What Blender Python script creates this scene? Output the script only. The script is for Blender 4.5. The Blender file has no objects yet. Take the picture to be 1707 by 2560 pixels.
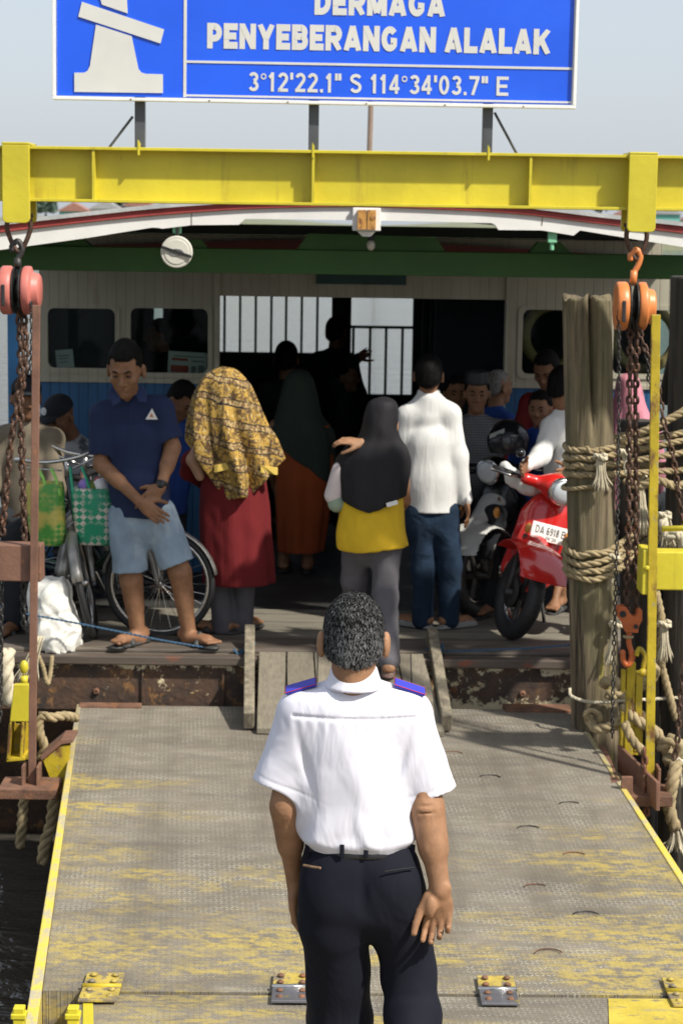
import bpy, math, random
import numpy as np
from mathutils import Vector, Matrix
R = math.radians
random.seed(7); rng = np.random.default_rng(7)
scene = bpy.context.scene
COL = scene.collection
# ---------------------------------------------------------------- camera
FPX = 4979.0; PITCH = 0.1436; ROLL = 0.015; CAM = np.array([0, 0, 2.3])
_F = np.array([0, math.cos(PITCH), -math.sin(PITCH)]); _U0 = np.array([0, math.sin(PITCH), math.cos(PITCH)]); _R0 = np.array([1., 0, 0])
_Rt = math.cos(ROLL)*_R0 + math.sin(ROLL)*_U0
_Up = -math.sin(ROLL)*_R0 + math.cos(ROLL)*_U0
cam_d = bpy.data.cameras.new('camera'); cam = bpy.data.objects.new('camera', cam_d); COL.objects.link(cam)
cam_d.sensor_fit = 'HORIZONTAL'; cam_d.sensor_width = 24; cam_d.lens = 24*FPX/1707
cam_d.clip_start = .1; cam_d.clip_end = 3000
cam.matrix_world = Matrix((( _Rt[0], _Up[0], -_F[0], CAM[0]), (_Rt[1], _Up[1], -_F[1], CAM[1]), (_Rt[2], _Up[2], -_F[2], CAM[2]), (0, 0, 0, 1)))
cam_d.dof.use_dof = True; cam_d.dof.focus_distance = 5.3; cam_d.dof.aperture_fstop = 9.0
scene.camera = cam
# ---------------------------------------------------------------- sky, sun, exposure
SUN_EL, SUN_AZ = R(48), R(127)          # azimuth clockwise from +Y (the viewing direction)
w = bpy.data.worlds.new('World'); scene.world = w; w.use_nodes = True
wt = w.node_tree; bg = wt.nodes['Background']
sky = wt.nodes.new('ShaderNodeTexSky'); sky.sky_type = 'NISHITA'; sky.sun_disc = False
sky.sun_elevation = SUN_EL; sky.sun_rotation = SUN_AZ; sky.air_density = 1.0; sky.dust_density = 2.8; sky.ozone_density = 1.5
mx = wt.nodes.new('ShaderNodeMix'); mx.data_type = 'RGBA'; mx.inputs[0].default_value = .8; mx.inputs[7].default_value = (2.3, 2.47, 2.7, 1)   # humid white haze over the clear sky
wt.links.new(sky.outputs[0], mx.inputs[6]); wt.links.new(mx.outputs[2], bg.inputs[0]); bg.inputs[1].default_value = 0.15
sd = bpy.data.lights.new('sun', 'SUN'); sun = bpy.data.objects.new('sun', sd); COL.objects.link(sun)
sd.energy = 3.3; sd.angle = R(2); sd.color = (1, .95, .86)
sdir = Vector((math.cos(SUN_EL)*math.sin(SUN_AZ), math.cos(SUN_EL)*math.cos(SUN_AZ), math.sin(SUN_EL)))
sun.rotation_euler = sdir.to_track_quat('Z', 'Y').to_euler(); sun.location = (4, -4, 8)
scene.view_settings.view_transform = 'Standard'; scene.view_settings.look = 'None'
scene.view_settings.exposure = 0.85; scene.view_settings.gamma = 1; scene.view_settings.use_curve_mapping = False
scene.cycles.max_bounces = 6; scene.cycles.use_denoising = True

# ---------------------------------------------------------------- pixel -> world (photo pixels 1707 x 2560)
def ray(px, py): return _F + (px-853.5)/FPX*_Rt + (1280-py)/FPX*_Up
def at(px, py, Y):
    d = ray(px, py); return CAM + d*(Y/d[1])
def atz(px, py, z):
    d = ray(px, py); return CAM + d*((z-CAM[2])/d[2])
FA = R(1.2); FO = np.array([0, 10.44, 0.]); fu = np.array([math.cos(FA), math.sin(FA), 0]); fv = np.array([-math.sin(FA), math.cos(FA), 0])
def lf(px, py, v):                      # ferry-local point on the plane v
    d = ray(px, py); t = (v-np.dot(CAM-FO, fv))/np.dot(d, fv); p = CAM+d*t-FO
    return np.array([np.dot(p, fu), v, p[2]])
def fw(u, v, z): return FO + u*fu + v*fv + np.array([0, 0, z])
# ---------------------------------------------------------------- node expressions
class X:
    def __init__(s, nt, o): s.nt = nt; s.o = o
    def m(s, op, *a, clamp=False):
        n = s.nt.nodes.new('ShaderNodeMath'); n.operation = op; n.use_clamp = clamp
        for i, v in enumerate((s,)+a):
            if isinstance(v, X): s.nt.links.new(v.o, n.inputs[i])
            else: n.inputs[i].default_value = v
        return X(s.nt, n.outputs[0])
    def __add__(a, b): return a.m('ADD', b)
    def __sub__(a, b): return a.m('SUBTRACT', b)
    def __mul__(a, b): return a.m('MULTIPLY', b)
    def __truediv__(a, b): return a.m('DIVIDE', b)
    def fr(a): return a.m('FRACT')
    def fl(a): return a.m('FLOOR')
    def ab(a): return a.m('ABSOLUTE')
    def gt(a, v): return a.m('GREATER_THAN', v)
    def lt(a, v): return a.m('LESS_THAN', v)
    def step(a, lo, hi):                # smooth ramp lo..hi -> 0..1
        n = a.nt.nodes.new('ShaderNodeMapRange'); n.interpolation_type = 'SMOOTHSTEP'
        a.nt.links.new(a.o, n.inputs[0]); n.inputs[1].default_value = lo; n.inputs[2].default_value = hi
        return X(a.nt, n.outputs[0])
class MatB:
    def __init__(s, name):
        s.mt = bpy.data.materials.new(name); s.mt.use_nodes = True; s.nt = s.mt.node_tree
        s.b = s.nt.nodes['Principled BSDF']; s.tc = s.nt.nodes.new('ShaderNodeTexCoord')
        sp = s.nt.nodes.new('ShaderNodeSeparateXYZ'); s.nt.links.new(s.tc.outputs['Object'], sp.inputs[0])
        s.x, s.y, s.z = [X(s.nt, sp.outputs[i]) for i in range(3)]
    def noise(s, scale, detail=4, st=(1, 1, 1), rough=.55, dist=0, off=0):
        mp = s.nt.nodes.new('ShaderNodeMapping'); mp.inputs[3].default_value = st; mp.inputs[1].default_value = (off, off*.7, off*.3)
        s.nt.links.new(s.tc.outputs['Object'], mp.inputs[0])
        n = s.nt.nodes.new('ShaderNodeTexNoise'); n.inputs['Scale'].default_value = scale; n.inputs['Detail'].default_value = detail
        n.inputs['Roughness'].default_value = rough; n.inputs['Distortion'].default_value = dist
        s.nt.links.new(mp.outputs[0], n.inputs['Vector']); return X(s.nt, n.outputs[0])
    def mix(s, f, a, b):
        n = s.nt.nodes.new('ShaderNodeMix'); n.data_type = 'RGBA'
        for v, i in ((f, 0), (a, 6), (b, 7)):
            if isinstance(v, X): s.nt.links.new(v.o, n.inputs[i])
            elif i == 0: n.inputs[0].default_value = v
            else: n.inputs[i].default_value = (*v, 1)
        return X(s.nt, n.outputs[2])
    def col(s, v): s.nt.links.new(v.o, s.b.inputs['Base Color'])
    def rough(s, v):
        if isinstance(v, X): s.nt.links.new(v.o, s.b.inputs['Roughness'])
        else: s.b.inputs['Roughness'].default_value = v
    def bump(s, h, dist=.01, st=1.0):
        n = s.nt.nodes.new('ShaderNodeBump'); n.inputs['Distance'].default_value = dist; n.inputs['Strength'].default_value = st
        s.nt.links.new(h.o, n.inputs['Height']); s.nt.links.new(n.outputs[0], s.b.inputs['Normal'])
def sc(c, k): return tuple(min(1, max(0, v*k)) for v in c)
def M(name, col, rough=.6, metal=0., var=.18, vs=6., bump=.002, bs=60., st=(1, 1, 1), spots=(), spec=.5, coat=0, sheen=0, weave=0):
    m = MatB(name); c = m.mix(m.noise(vs, 5, st).step(.25, .75), sc(col, 1-var), sc(col, 1+var))
    for i, (sc_, scale, lo, hi, sst) in enumerate(spots):
        c = m.mix(m.noise(scale, 6, sst, .65, off=3.7*(i+1)).step(lo, hi), c, sc_)
    m.col(c); m.rough(rough); m.b.inputs['Metallic'].default_value = metal; m.b.inputs['Specular IOR Level'].default_value = spec
    m.b.inputs['Coat Weight'].default_value = coat; m.b.inputs['Sheen Weight'].default_value = sheen
    if bump:
        h = m.noise(bs, 5, st)
        m.bump(h, bump)
    return m.mt
def fabric(name, col, rough=.85, var=.12, fold=.012, fs=9., fst=(1, 1, .35), weave=.0008, spots=(), sheen=.0, vs=5.):
    m = MatB(name); c = m.mix(m.noise(vs, 5).step(.25, .75), sc(col, 1-var), sc(col, 1+var))
    for i, (sc_, scale, lo, hi, sst) in enumerate(spots):
        c = m.mix(m.noise(scale, 6, sst, .65, off=3.7*(i+1)).step(lo, hi), c, sc_)
    m.col(c); m.rough(rough); m.b.inputs['Specular IOR Level'].default_value = .25; m.b.inputs['Sheen Weight'].default_value = sheen
    h = m.noise(fs, 3, fst, .5, .6)*fold + m.noise(420, 2)*weave
    m.bump(h, 1.0); return m.mt
# ---------------------------------------------------------------- mesh objects
ORG = {}
def mesh_obj(name, V, Fc, mats, parent=None, smooth=False, local=False, mi=None, loc=None):
    V = np.asarray(V, float)
    if parent is not None and not local: V = V-ORG[parent.name]
    if parent is None:
        if loc is None: loc = np.array([(V[:, 0].min()+V[:, 0].max())/2, (V[:, 1].min()+V[:, 1].max())/2, V[:, 2].min()])
        V = V-loc
    me = bpy.data.meshes.new(name)
    if isinstance(Fc, np.ndarray):
        k = Fc.shape[1]; me.vertices.add(len(V)); me.vertices.foreach_set('co', V.astype('f').ravel())
        me.loops.add(len(Fc)*k); me.loops.foreach_set('vertex_index', Fc.astype('i').ravel())
        me.polygons.add(len(Fc)); me.polygons.foreach_set('loop_start', np.arange(0, len(Fc)*k, k, dtype='i'))
        me.update(calc_edges=True)
    else: me.from_pydata(V.tolist(), [], Fc); me.update()
    for m in (mats if isinstance(mats, (list, tuple)) else [mats]): me.materials.append(m)
    if mi is not None: me.polygons.foreach_set('material_index', np.asarray(mi, 'i'))
    if smooth: me.polygons.foreach_set('use_smooth', np.ones(len(me.polygons), bool))
    me.validate()
    o = bpy.data.objects.new(name, me); COL.objects.link(o)
    if parent is not None: o.parent = parent; ORG[o.name] = ORG[parent.name]
    else: o.location = loc; ORG[o.name] = np.array(loc, float)
    return o
def tag(o, label=None, cat=None, group=None, kind=None):
    for k, v in (('label', label), ('category', cat), ('group', group), ('kind', kind)):
        if v: o[k] = v
    return o
def thing(name, label, cat, loc, rz=0, group=None):
    o = bpy.data.objects.new(name, None); COL.objects.link(o); o.location = loc; o.rotation_euler = (0, 0, rz); o.empty_display_size = .1
    ORG[o.name] = np.array(loc, float); return tag(o, label, cat, group)
def nrm(v): v = np.asarray(v, float); return v/max(1e-9, np.linalg.norm(v))
class MB:
    def __init__(s): s.V = []; s.F = []; s.mi = []; s.cur = 0
    def add(s, V, F):
        n = len(s.V); s.V += [tuple(map(float, v)) for v in V]; s.F += [tuple(i+n for i in f) for f in F]; s.mi += [s.cur]*len(F); return s
    def box(s, lo, hi): return s.obox((np.array(lo)+hi)/2, (np.array(hi)-lo)/2, np.eye(3))
    def obox(s, c, h, A):               # rows of A are the axes
        A = np.asarray(A, float); c = np.asarray(c, float)
        V = [c+A[0]*h[0]*i+A[1]*h[1]*j+A[2]*h[2]*k for k in (-1, 1) for j in (-1, 1) for i in (-1, 1)]
        return s.add(V, [(0, 2, 3, 1), (4, 5, 7, 6), (0, 1, 5, 4), (2, 6, 7, 3), (0, 4, 6, 2), (1, 3, 7, 5)])
    def bar(s, a, b, w, h, up=(0, 0, 1)):
        a = np.array(a, float); b = np.array(b, float); d = nrm(b-a); x = nrm(np.cross(d, up)); y = np.cross(x, d)
        return s.obox((a+b)/2, (w/2, np.linalg.norm(b-a)/2, h/2), (x, d, y))
    def prism(s, poly, ext):            # closed polygon of 3D points pushed along ext
        poly = [np.array(p, float) for p in poly]; n = len(poly); e = np.array(ext, float)
        return s.add(poly+[p+e for p in poly], [tuple(range(n))[::-1], tuple(range(n, 2*n))]+[(i, (i+1) % n, n+(i+1) % n, n+i) for i in range(n)])
    def tube(s, P, r, n=8, cap=True, closed=False):
        P = [np.array(p, float) for p in P]; m = len(P); rr = [r]*m if np.isscalar(r) else r
        T = [nrm(P[(i+1) % m]-P[i-1]) if (closed or 0 < i < m-1) else nrm(P[min(i+1, m-1)]-P[max(i-1, 0)]) for i in range(m)]
        ref = np.array([0, 0, 1.]) if abs(T[0][2]) < .9 else np.array([1., 0, 0]); x = nrm(np.cross(T[0], ref)); V = []
        for i in range(m):
            x = nrm(x-T[i]*np.dot(x, T[i])); y = np.cross(T[i], x)
            V += [P[i]+rr[i]*(math.cos(a)*x+math.sin(a)*y) for a in np.arange(n)*2*math.pi/n]
        F = [(i*n+j, i*n+(j+1) % n, (i+1) % m*n+(j+1) % n, (i+1) % m*n+j) for i in range(m if closed else m-1) for j in range(n)]
        if cap and not closed: F += [tuple(range(n))[::-1], tuple(range((m-1)*n, m*n))]
        return s.add(V, F)
    def cyl(s, a, b, r, n=16, r2=None): return s.tube([a, b], [r, r if r2 is None else r2], n)
    def lathe(s, c, axis, prof, n=24):  # prof: (distance along axis, radius)
        c = np.array(c, float); d = nrm(axis); ref = np.array([0, 0, 1.]) if abs(d[2]) < .9 else np.array([1., 0, 0]); x = nrm(np.cross(d, ref)); y = np.cross(d, x)
        V = [c+d*h+r*(math.cos(a)*x+math.sin(a)*y) for h, r in prof for a in np.arange(n)*2*math.pi/n]; m = len(prof)
        F = [(i*n+j, i*n+(j+1) % n, (i+1)*n+(j+1) % n, (i+1)*n+j) for i in range(m-1) for j in range(n)]
        F += [tuple(range(n))[::-1], tuple(range((m-1)*n, m*n))]
        return s.add(V, F)
    def ring(s, c, axis, Rr, r, n=32, k=8):
        d = nrm(axis); ref = np.array([0, 0, 1.]) if abs(d[2]) < .9 else np.array([1., 0, 0]); x = nrm(np.cross(d, ref)); y = np.cross(d, x)
        return s.tube([np.array(c)+Rr*(math.cos(a)*x+math.sin(a)*y) for a in np.arange(n)*2*math.pi/n], r, k, closed=True)
    def ball(s, c, r, n=12):
        r = np.array([r]*3 if np.isscalar(r) else r); V = []; c = np.array(c, float)
        for i in range(n//2+1):
            t = math.pi*i/(n//2)*.998+.003
            V += [c+r*(math.sin(t)*math.cos(a), math.sin(t)*math.sin(a), math.cos(t)) for a in np.arange(n)*2*math.pi/n]
        m = n//2+1
        return s.add(V, [(i*n+j, (i+1)*n+j, (i+1)*n+(j+1) % n, i*n+(j+1) % n) for i in range(m-1) for j in range(n)])
    def build(s, name, mats, parent=None, smooth=False, local=False, bevel=0, loc=None, seg=2):
        o = mesh_obj(name, s.V, s.F, mats, parent, smooth, local, s.mi, loc)
        if bevel:
            b = o.modifiers.new('bevel', 'BEVEL'); b.width = bevel; b.segments = seg; b.limit_method = 'ANGLE'; b.angle_limit = R(40)
        return o
def cr(P, n=8, closed=False):           # Catmull-Rom through points
    P = [np.array(p, float) for p in P]; m = len(P); out = []
    for i in range(m if closed else m-1):
        p0, p1, p2, p3 = (P[i-1] if i or closed else 2*P[0]-P[1]), P[i], P[(i+1) % m], (P[(i+2) % m] if closed or i+2 < m else 2*P[-1]-P[-2])
        for t in np.arange(n)/n: out.append(.5*(2*p1+(p2-p0)*t+(2*p0-5*p1+4*p2-p3)*t*t+(3*p1-p0-3*p2+p3)*t**3))
    if not closed: out.append(P[-1])
    return out
def resample(P, d):
    P = np.array(P); s = np.r_[0, np.cumsum(np.linalg.norm(np.diff(P, axis=0), axis=1))]; n = max(2, int(round(s[-1]/d)))
    t = np.linspace(0, s[-1], n+1); return np.stack([np.interp(t, s, P[:, i]) for i in range(3)], 1)
def rope(mb, P, r, pitch=None, strands=3, n=6):
    pitch = pitch or r*7; P = resample(P, r*.9); m = len(P); T = np.gradient(P, axis=0); T /= np.linalg.norm(T, axis=1)[:, None]
    x = nrm(np.cross(T[0], (.3, .2, 1))); xs = []
    for t in T: x = nrm(x-t*np.dot(x, t)); xs.append(x)
    xs = np.array(xs); ys = np.cross(T, xs); s = np.arange(m)*np.linalg.norm(P[1]-P[0])
    for k in range(strands):
        a = 2*math.pi*(s/pitch+k/strands)
        mb.tube(P+r*.52*(np.cos(a)[:, None]*xs+np.sin(a)[:, None]*ys), r*.56, n)
    return mb
def chain(mb, P, L=.05, wr=.006, W=.03):
    P = resample(P, L*.72); T = np.gradient(P, axis=0)
    for i, p in enumerate(P):
        t = nrm(T[i]); x = nrm(np.cross(t, (1, .25, .1))); y = np.cross(t, x); a = (i % 2)*math.pi/2+random.uniform(-.3, .3)+.5
        s_ = math.cos(a)*x+math.sin(a)*y; h = (L-W)/2; w2 = W/2-wr; pts = []
        for k in range(6): q = math.pi*k/5; pts.append(p+t*(h+math.sin(q)*w2)+s_*math.cos(q)*w2)
        for k in range(6): q = math.pi+math.pi*k/5; pts.append(p+t*(-h+math.sin(q)*w2)+s_*math.cos(q)*w2)
        mb.tube(pts, wr, 5, closed=True)
    return mb
def text_mesh(txt, w, h, bold=.02):     # list of verts (x right, y up, origin lower left) fitted to w x h, and faces
    cu = bpy.data.curves.new('t', 'FONT'); cu.body = txt; cu.offset = bold; cu.resolution_u = 3
    o = bpy.data.objects.new('t', cu); COL.objects.link(o); dg = bpy.context.evaluated_depsgraph_get()
    me = o.evaluated_get(dg).to_mesh(); V = np.array([v.co[:] for v in me.vertices]); F = [tuple(p.vertices) for p in me.polygons]
    o.evaluated_get(dg).to_mesh_clear(); bpy.data.objects.remove(o); bpy.data.curves.remove(cu)
    lo, hi = V.min(0), V.max(0); V = (V-lo)/np.maximum(hi-lo, 1e-6); V[:, 0] *= w; V[:, 1] *= h; return V, F
def put_text(mb, txt, w, h, o, ux, uy, bold=.02):
    V, F = text_mesh(txt, w, h, bold); o = np.array(o, float)
    mb.add([o+v[0]*np.array(ux)+v[1]*np.array(uy) for v in V], F)
# ---------------------------------------------------------------- distance-field bodies
def sn(x, y, z, f, seed=0):             # cheap smooth noise from sines
    g = np.random.default_rng(seed); d = 0
    for i in range(5):
        k = g.normal(size=3); k /= np.linalg.norm(k); fr = f*(.6+.5*i); d = d+np.sin((x*k[0]+y*k[1]+z*k[2])*fr*6.28+g.uniform(0, 6.28)+(1.3*np.sin((x*k[1]-y*k[2]+z*k[0])*fr*3)))/(1+.6*i)
    return d/2.5
class SDF:
    def __init__(s, vox=.007): s.ops = []; s.vox = vox
    def _a(s, fn, lo, hi, k, mode): s.ops.append((fn, np.array(lo, float), np.array(hi, float), k, mode)); return s
    def cone(s, a, b, ra, rb=None, k=.02, mode='u', flat=None, cut=()):
        a = np.array(a, float); b = np.array(b, float); rb = ra if rb is None else rb; d = b-a; L = max(1e-9, d@d); rm = max(ra, rb); fs = flat[1] if flat else 1
        if flat: n_ = nrm(flat[0])
        def fn(x, y, z):
            px, py, pz = x-a[0], y-a[1], z-a[2]; t = np.clip((px*d[0]+py*d[1]+pz*d[2])/L, 0, 1)
            qx, qy, qz = px-t*d[0], py-t*d[1], pz-t*d[2]; q2 = qx*qx+qy*qy+qz*qz
            if flat: q2 = q2+(qx*n_[0]+qy*n_[1]+qz*n_[2])**2*(1/fs**2-1)
            r = (np.sqrt(q2)-(ra+(rb-ra)*t))*min(1, fs)
            for c, n in cut: n = nrm(n); r = np.maximum(r, (x-c[0])*n[0]+(y-c[1])*n[1]+(z-c[2])*n[2])
            return r
        return s._a(fn, np.minimum(a, b)-rm*max(1, fs), np.maximum(a, b)+rm*max(1, fs), k, mode)
    def chain(s, P, r, k=.02, mode='u', flat=None, cut=()):
        for i in range(len(P)-1): s.cone(P[i], P[i+1], r[i], r[i+1], k if i else k, mode, flat, cut)
        return s
    def ell(s, c, r, A=np.eye(3), k=.02, mode='u'):
        c = np.array(c, float); r = np.array(r, float); A = np.array(A, float)
        def fn(x, y, z):
            p = (x-c[0], y-c[1], z-c[2]); q = [p[0]*A[i][0]+p[1]*A[i][1]+p[2]*A[i][2] for i in range(3)]
            k0 = np.sqrt(sum((q[i]/r[i])**2 for i in range(3))); k1 = np.sqrt(sum((q[i]/r[i]**2)**2 for i in range(3)))+1e-9
            return k0*(k0-1)/k1
        return s._a(fn, c-r.max(), c+r.max(), k, mode)
    def loft(s, keys, yaw=0, fold=None, k=.02, mode='u', ex=2.0, cap=.01):  # keys: (z, cx, cy, rx, ry)
        K = np.array(sorted(keys)); z0, z1 = K[0, 0], K[-1, 0]; zz = np.linspace(z0, z1, 80)
        C = np.array(cr(K, 12)); C = C[np.argsort(C[:, 0])]; I = [np.interp(zz, C[:, 0], C[:, i]) for i in range(1, 5)]; ca, sa = math.cos(yaw), math.sin(yaw)
        def fn(x, y, z):
            cx, cy, rx, ry = [np.interp(z, zz, v) for v in I]; px, py = x-cx, y-cy; u, v = px*ca+py*sa, -px*sa+py*ca
            m = (np.abs(u/rx)**ex+np.abs(v/ry)**ex)**(1/ex)
            if fold: m = m/(1+fold(np.arctan2(v/ry, u/rx), (z-z0)/(z1-z0)))
            d = (m-1)*np.minimum(rx, ry); c = np.maximum(z-z1, z0-z)
            return np.maximum(d, c+0*d)
        rm = max(K[:, 3].max(), K[:, 4].max())*1.15
        return s._a(fn, (K[:, 1].min()-rm, K[:, 2].min()-rm, z0), (K[:, 1].max()+rm, K[:, 2].max()+rm, z1), k, mode)
    def half(s, p, n, k=.004):          # keep the side n points away from
        p = np.array(p, float); n = nrm(n)
        return s._a(lambda x, y, z: (x-p[0])*n[0]+(y-p[1])*n[1]+(z-p[2])*n[2], (-99,)*3, (99,)*3, k, 'i')
    def disp(s, fn): return s._a(fn, (-99,)*3, (99,)*3, 0, 'd')
    def mesh(s):
        h = s.vox; U = [o for o in s.ops if o[4] == 'u']; lo = np.min([o[1] for o in U], 0)-3*h-.012; hi = np.max([o[2] for o in U], 0)+3*h+.012
        n = np.ceil((hi-lo)/h).astype(int)+1; ax = [lo[i]+h*np.arange(n[i]) for i in range(3)]; D = np.full(n, .3, 'f')
        for fn, l, u, k, mode in s.ops:
            pad = k+3*h
            sl = tuple(slice(max(0, int((l[i]-pad-lo[i])/h)), min(n[i], max(0, int((u[i]+pad-lo[i])/h)+2))) for i in range(3))
            x, y, z = ax[0][sl[0]][:, None, None], ax[1][sl[1]][None, :, None], ax[2][sl[2]][None, None, :]
            if min(x.size, y.size, z.size) == 0: continue
            d = fn(x, y, z); A = D[sl]
            if mode == 'd': D[sl] = A+d; continue
            if mode == 'u':
                g = np.maximum(k-np.abs(A-d), 0)/max(k, 1e-6); D[sl] = np.minimum(A, d)-g*g*k/4
            else:
                if mode == 's': d = -d
                g = np.maximum(k-np.abs(A-d), 0)/max(k, 1e-6); D[sl] = np.maximum(A, d)+g*g*k/4
        D[0] = D[-1] = 1; D[:, 0] = D[:, -1] = 1; D[:, :, 0] = D[:, :, -1] = 1
        return nets(D, lo, h)
    def obj(s, name, mat, parent=None): V, F = s.mesh(); return mesh_obj(name, V, F, mat, parent, True)
def nets(D, lo, h):
    S = D < 0; c = np.zeros(np.array(D.shape)-1, 'i1'); co = [(i, j, k) for i in (0, 1) for j in (0, 1) for k in (0, 1)]; n = np.array(D.shape)-1
    for i, j, k in co: c += S[i:i+n[0], j:j+n[1], k:k+n[2]]
    act = (c > 0) & (c < 8); ids = np.argwhere(act); P = np.zeros((len(ids), 3)); N = np.zeros(len(ids))
    vals = {q: D[ids[:, 0]+q[0], ids[:, 1]+q[1], ids[:, 2]+q[2]] for q in co}
    for a in co:
        for d in range(3):
            if a[d] == 0:
                b = list(a); b[d] = 1; va, vb = vals[a], vals[tuple(b)]; m = (va < 0) != (vb < 0); t = np.where(m, va/np.where(m, va-vb, 1), 0)
                q = np.array(a, float)[None].repeat(len(ids), 0); q[:, d] = t; P += q*m[:, None]; N += m
    V = lo+h*(ids+P/N[:, None]); I = np.full(act.shape, -1); I[act] = np.arange(len(ids)); Fs = []
    for d in range(3):
        e, f = (d+1) % 3, (d+2) % 3
        a = [slice(None)]*3; b = [slice(None)]*3; a[d] = slice(0, -1); b[d] = slice(1, None)
        A, B = S[tuple(a)], S[tuple(b)]; E = np.argwhere(A != B); E = E[(E[:, e] > 0) & (E[:, f] > 0) & (E[:, e] < n[e]) & (E[:, f] < n[f])]
        if not len(E): continue
        sg = A[E[:, 0], E[:, 1], E[:, 2]]
        def cell(de, df): q = E.copy(); q[:, e] += de; q[:, f] += df; return I[q[:, 0], q[:, 1], q[:, 2]]
        Q = np.stack([cell(-1, -1), cell(0, -1), cell(0, 0), cell(-1, 0)], 1); Q[~sg] = Q[~sg][:, ::-1]; Fs.append(Q)
    F = np.concatenate(Fs); return V, F[(F >= 0).all(1)]

# ---------------------------------------------------------------- sign letters drawn as broad strokes on a unit cell
def _arc(cx, cy, rx, ry, a0, a1, n=9): return [(cx+rx*math.cos(R(a0+(a1-a0)*i/n)), cy+ry*math.sin(R(a0+(a1-a0)*i/n))) for i in range(n+1)]
def glyph(ch, t, wd):                   # strokes (centre lines) for a stroke of width t in a cell wd x 1
    h = t/2; l, r, b, m, T = h, wd-h, h, .5, 1-h; sl = .02
    bowl = lambda y0, y1, x0=l, x1=r: [(x0, y1)]+[(x1-(y1-y0)/2, y1)]+_arc(x1-(y1-y0)/2, (y0+y1)/2, (y1-y0)/2, (y1-y0)/2, 90, -90)+[(x0, y0)]
    G = {'D': [[(l, 0), (l, 1)], [(l, T), (wd*.42, T)]+_arc(wd*.42, .5, r-wd*.42, .5-h, 90, -90)+[(l, b)]],
         'E': [[(l, 0), (l, 1)], [(0, T), (wd, T)], [(0, m), (wd*.9, m)], [(0, b), (wd, b)]],
         'R': [[(l, 0), (l, 1)], bowl(.45, T), [(wd*.5, .45), (r+h*.1, 0)]], 'P': [[(l, 0), (l, 1)], bowl(.4, T)],
         'B': [[(l, 0), (l, 1)], bowl(.53, T, l, r-h*.2), bowl(b, .53)],
         'M': [[(l, 0), (l, 1)], [(r, 0), (r, 1)], [(l, 1), (wd/2, .12)], [(r, 1), (wd/2, .12)]],
         'A': [[(l*.9, 0), (wd/2, 1)], [(wd-l*.9, 0), (wd/2, 1)], [(wd*.25, .27), (wd*.75, .27)]],
         'G': [_arc(wd/2, .5, wd/2-h, .5-h, 40, 325, 18)+[(r, .42), (wd*.55, .42)]],
         'N': [[(l, 0), (l, 1)], [(r, 0), (r, 1)], [(l, 1-h*.3), (r, h*.3)]], 'Y': [[(wd/2, 0), (wd/2, .45)], [(l*.8, 1), (wd/2, .42)], [(wd-l*.8, 1), (wd/2, .42)]],
         'L': [[(l, 0), (l, 1)], [(0, b), (wd, b)]], 'K': [[(l, 0), (l, 1)], [(l, .35), (r, 1)], [(wd*.42, .6), (r, 0)]],
         'S': [_arc(wd/2, .74, wd/2-h, .26-h, 20, 270, 14)+_arc(wd/2, .26+h*.5, wd/2-h, .26-h*.5, 90, -160, 14)],
         '0': [_arc(wd/2, .5, wd/2-h, .5-h, 0, 360, 22)], '1': [[(wd*.55, 0), (wd*.55, 1)], [(wd*.1, .72), (wd*.55, .93)]],
         '2': [_arc(wd/2, .7, wd/2-h, .3-h, 165, -35, 12)+[(l, b)], [(0, b), (wd, b)]], '3': [_arc(wd/2, .74, wd/2-h*1.2, .26-h, 160, -90, 12), _arc(wd/2, .28, wd/2-h, .28-h, 90, -160, 12)],
         '4': [[(wd*.7, 0), (wd*.7, 1)], [(wd*.7, 1-h*.4), (l*.7, .32)], [(0, .27), (wd, .27)]], '7': [[(0, T), (wd, T)], [(r, T), (wd*.35, 0)]],
         '6': [_arc(wd/2, .3, wd/2-h, .3-h, 0, 360, 16), _arc(wd/2+.02, .5, wd/2-h, .5-h, 50, 180, 10)+[(l, .3)]], '9': [_arc(wd/2, .7, wd/2-h, .3-h, 0, 360, 16), _arc(wd/2-.02, .5, wd/2-h, .5-h, 230, 360, 10)+[(r, .7)]],
         '8': [_arc(wd/2, .74, wd/2-h*1.3, .26-h, 0, 360, 14), _arc(wd/2, .27, wd/2-h, .27-h, 0, 360, 14)], 'C': [_arc(wd/2, .5, wd/2-h, .5-h, 45, 315, 18)],
         "'": [[(wd/2, .64), (wd/2, 1)]], '"': [[(wd*.22, .64), (wd*.22, 1)], [(wd*.78, .64), (wd*.78, 1)]], '.': [[(wd/2, 0), (wd/2, t)]], '*': [_arc(wd/2, .78, .13, .13, 0, 360, 12)]}
    return G.get(ch, [])
GW = {'M': .95, 'A': .86, 'N': .8, 'E': .68, 'L': .66, 'K': .84, 'Y': .82, 'G': .82, 'P': .72, 'D': .78, 'R': .8, 'B': .78, ' ': .26, '1': .42, '.': .2, "'": .17, '"': .36, '*': .32, 'S': .66}
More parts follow.
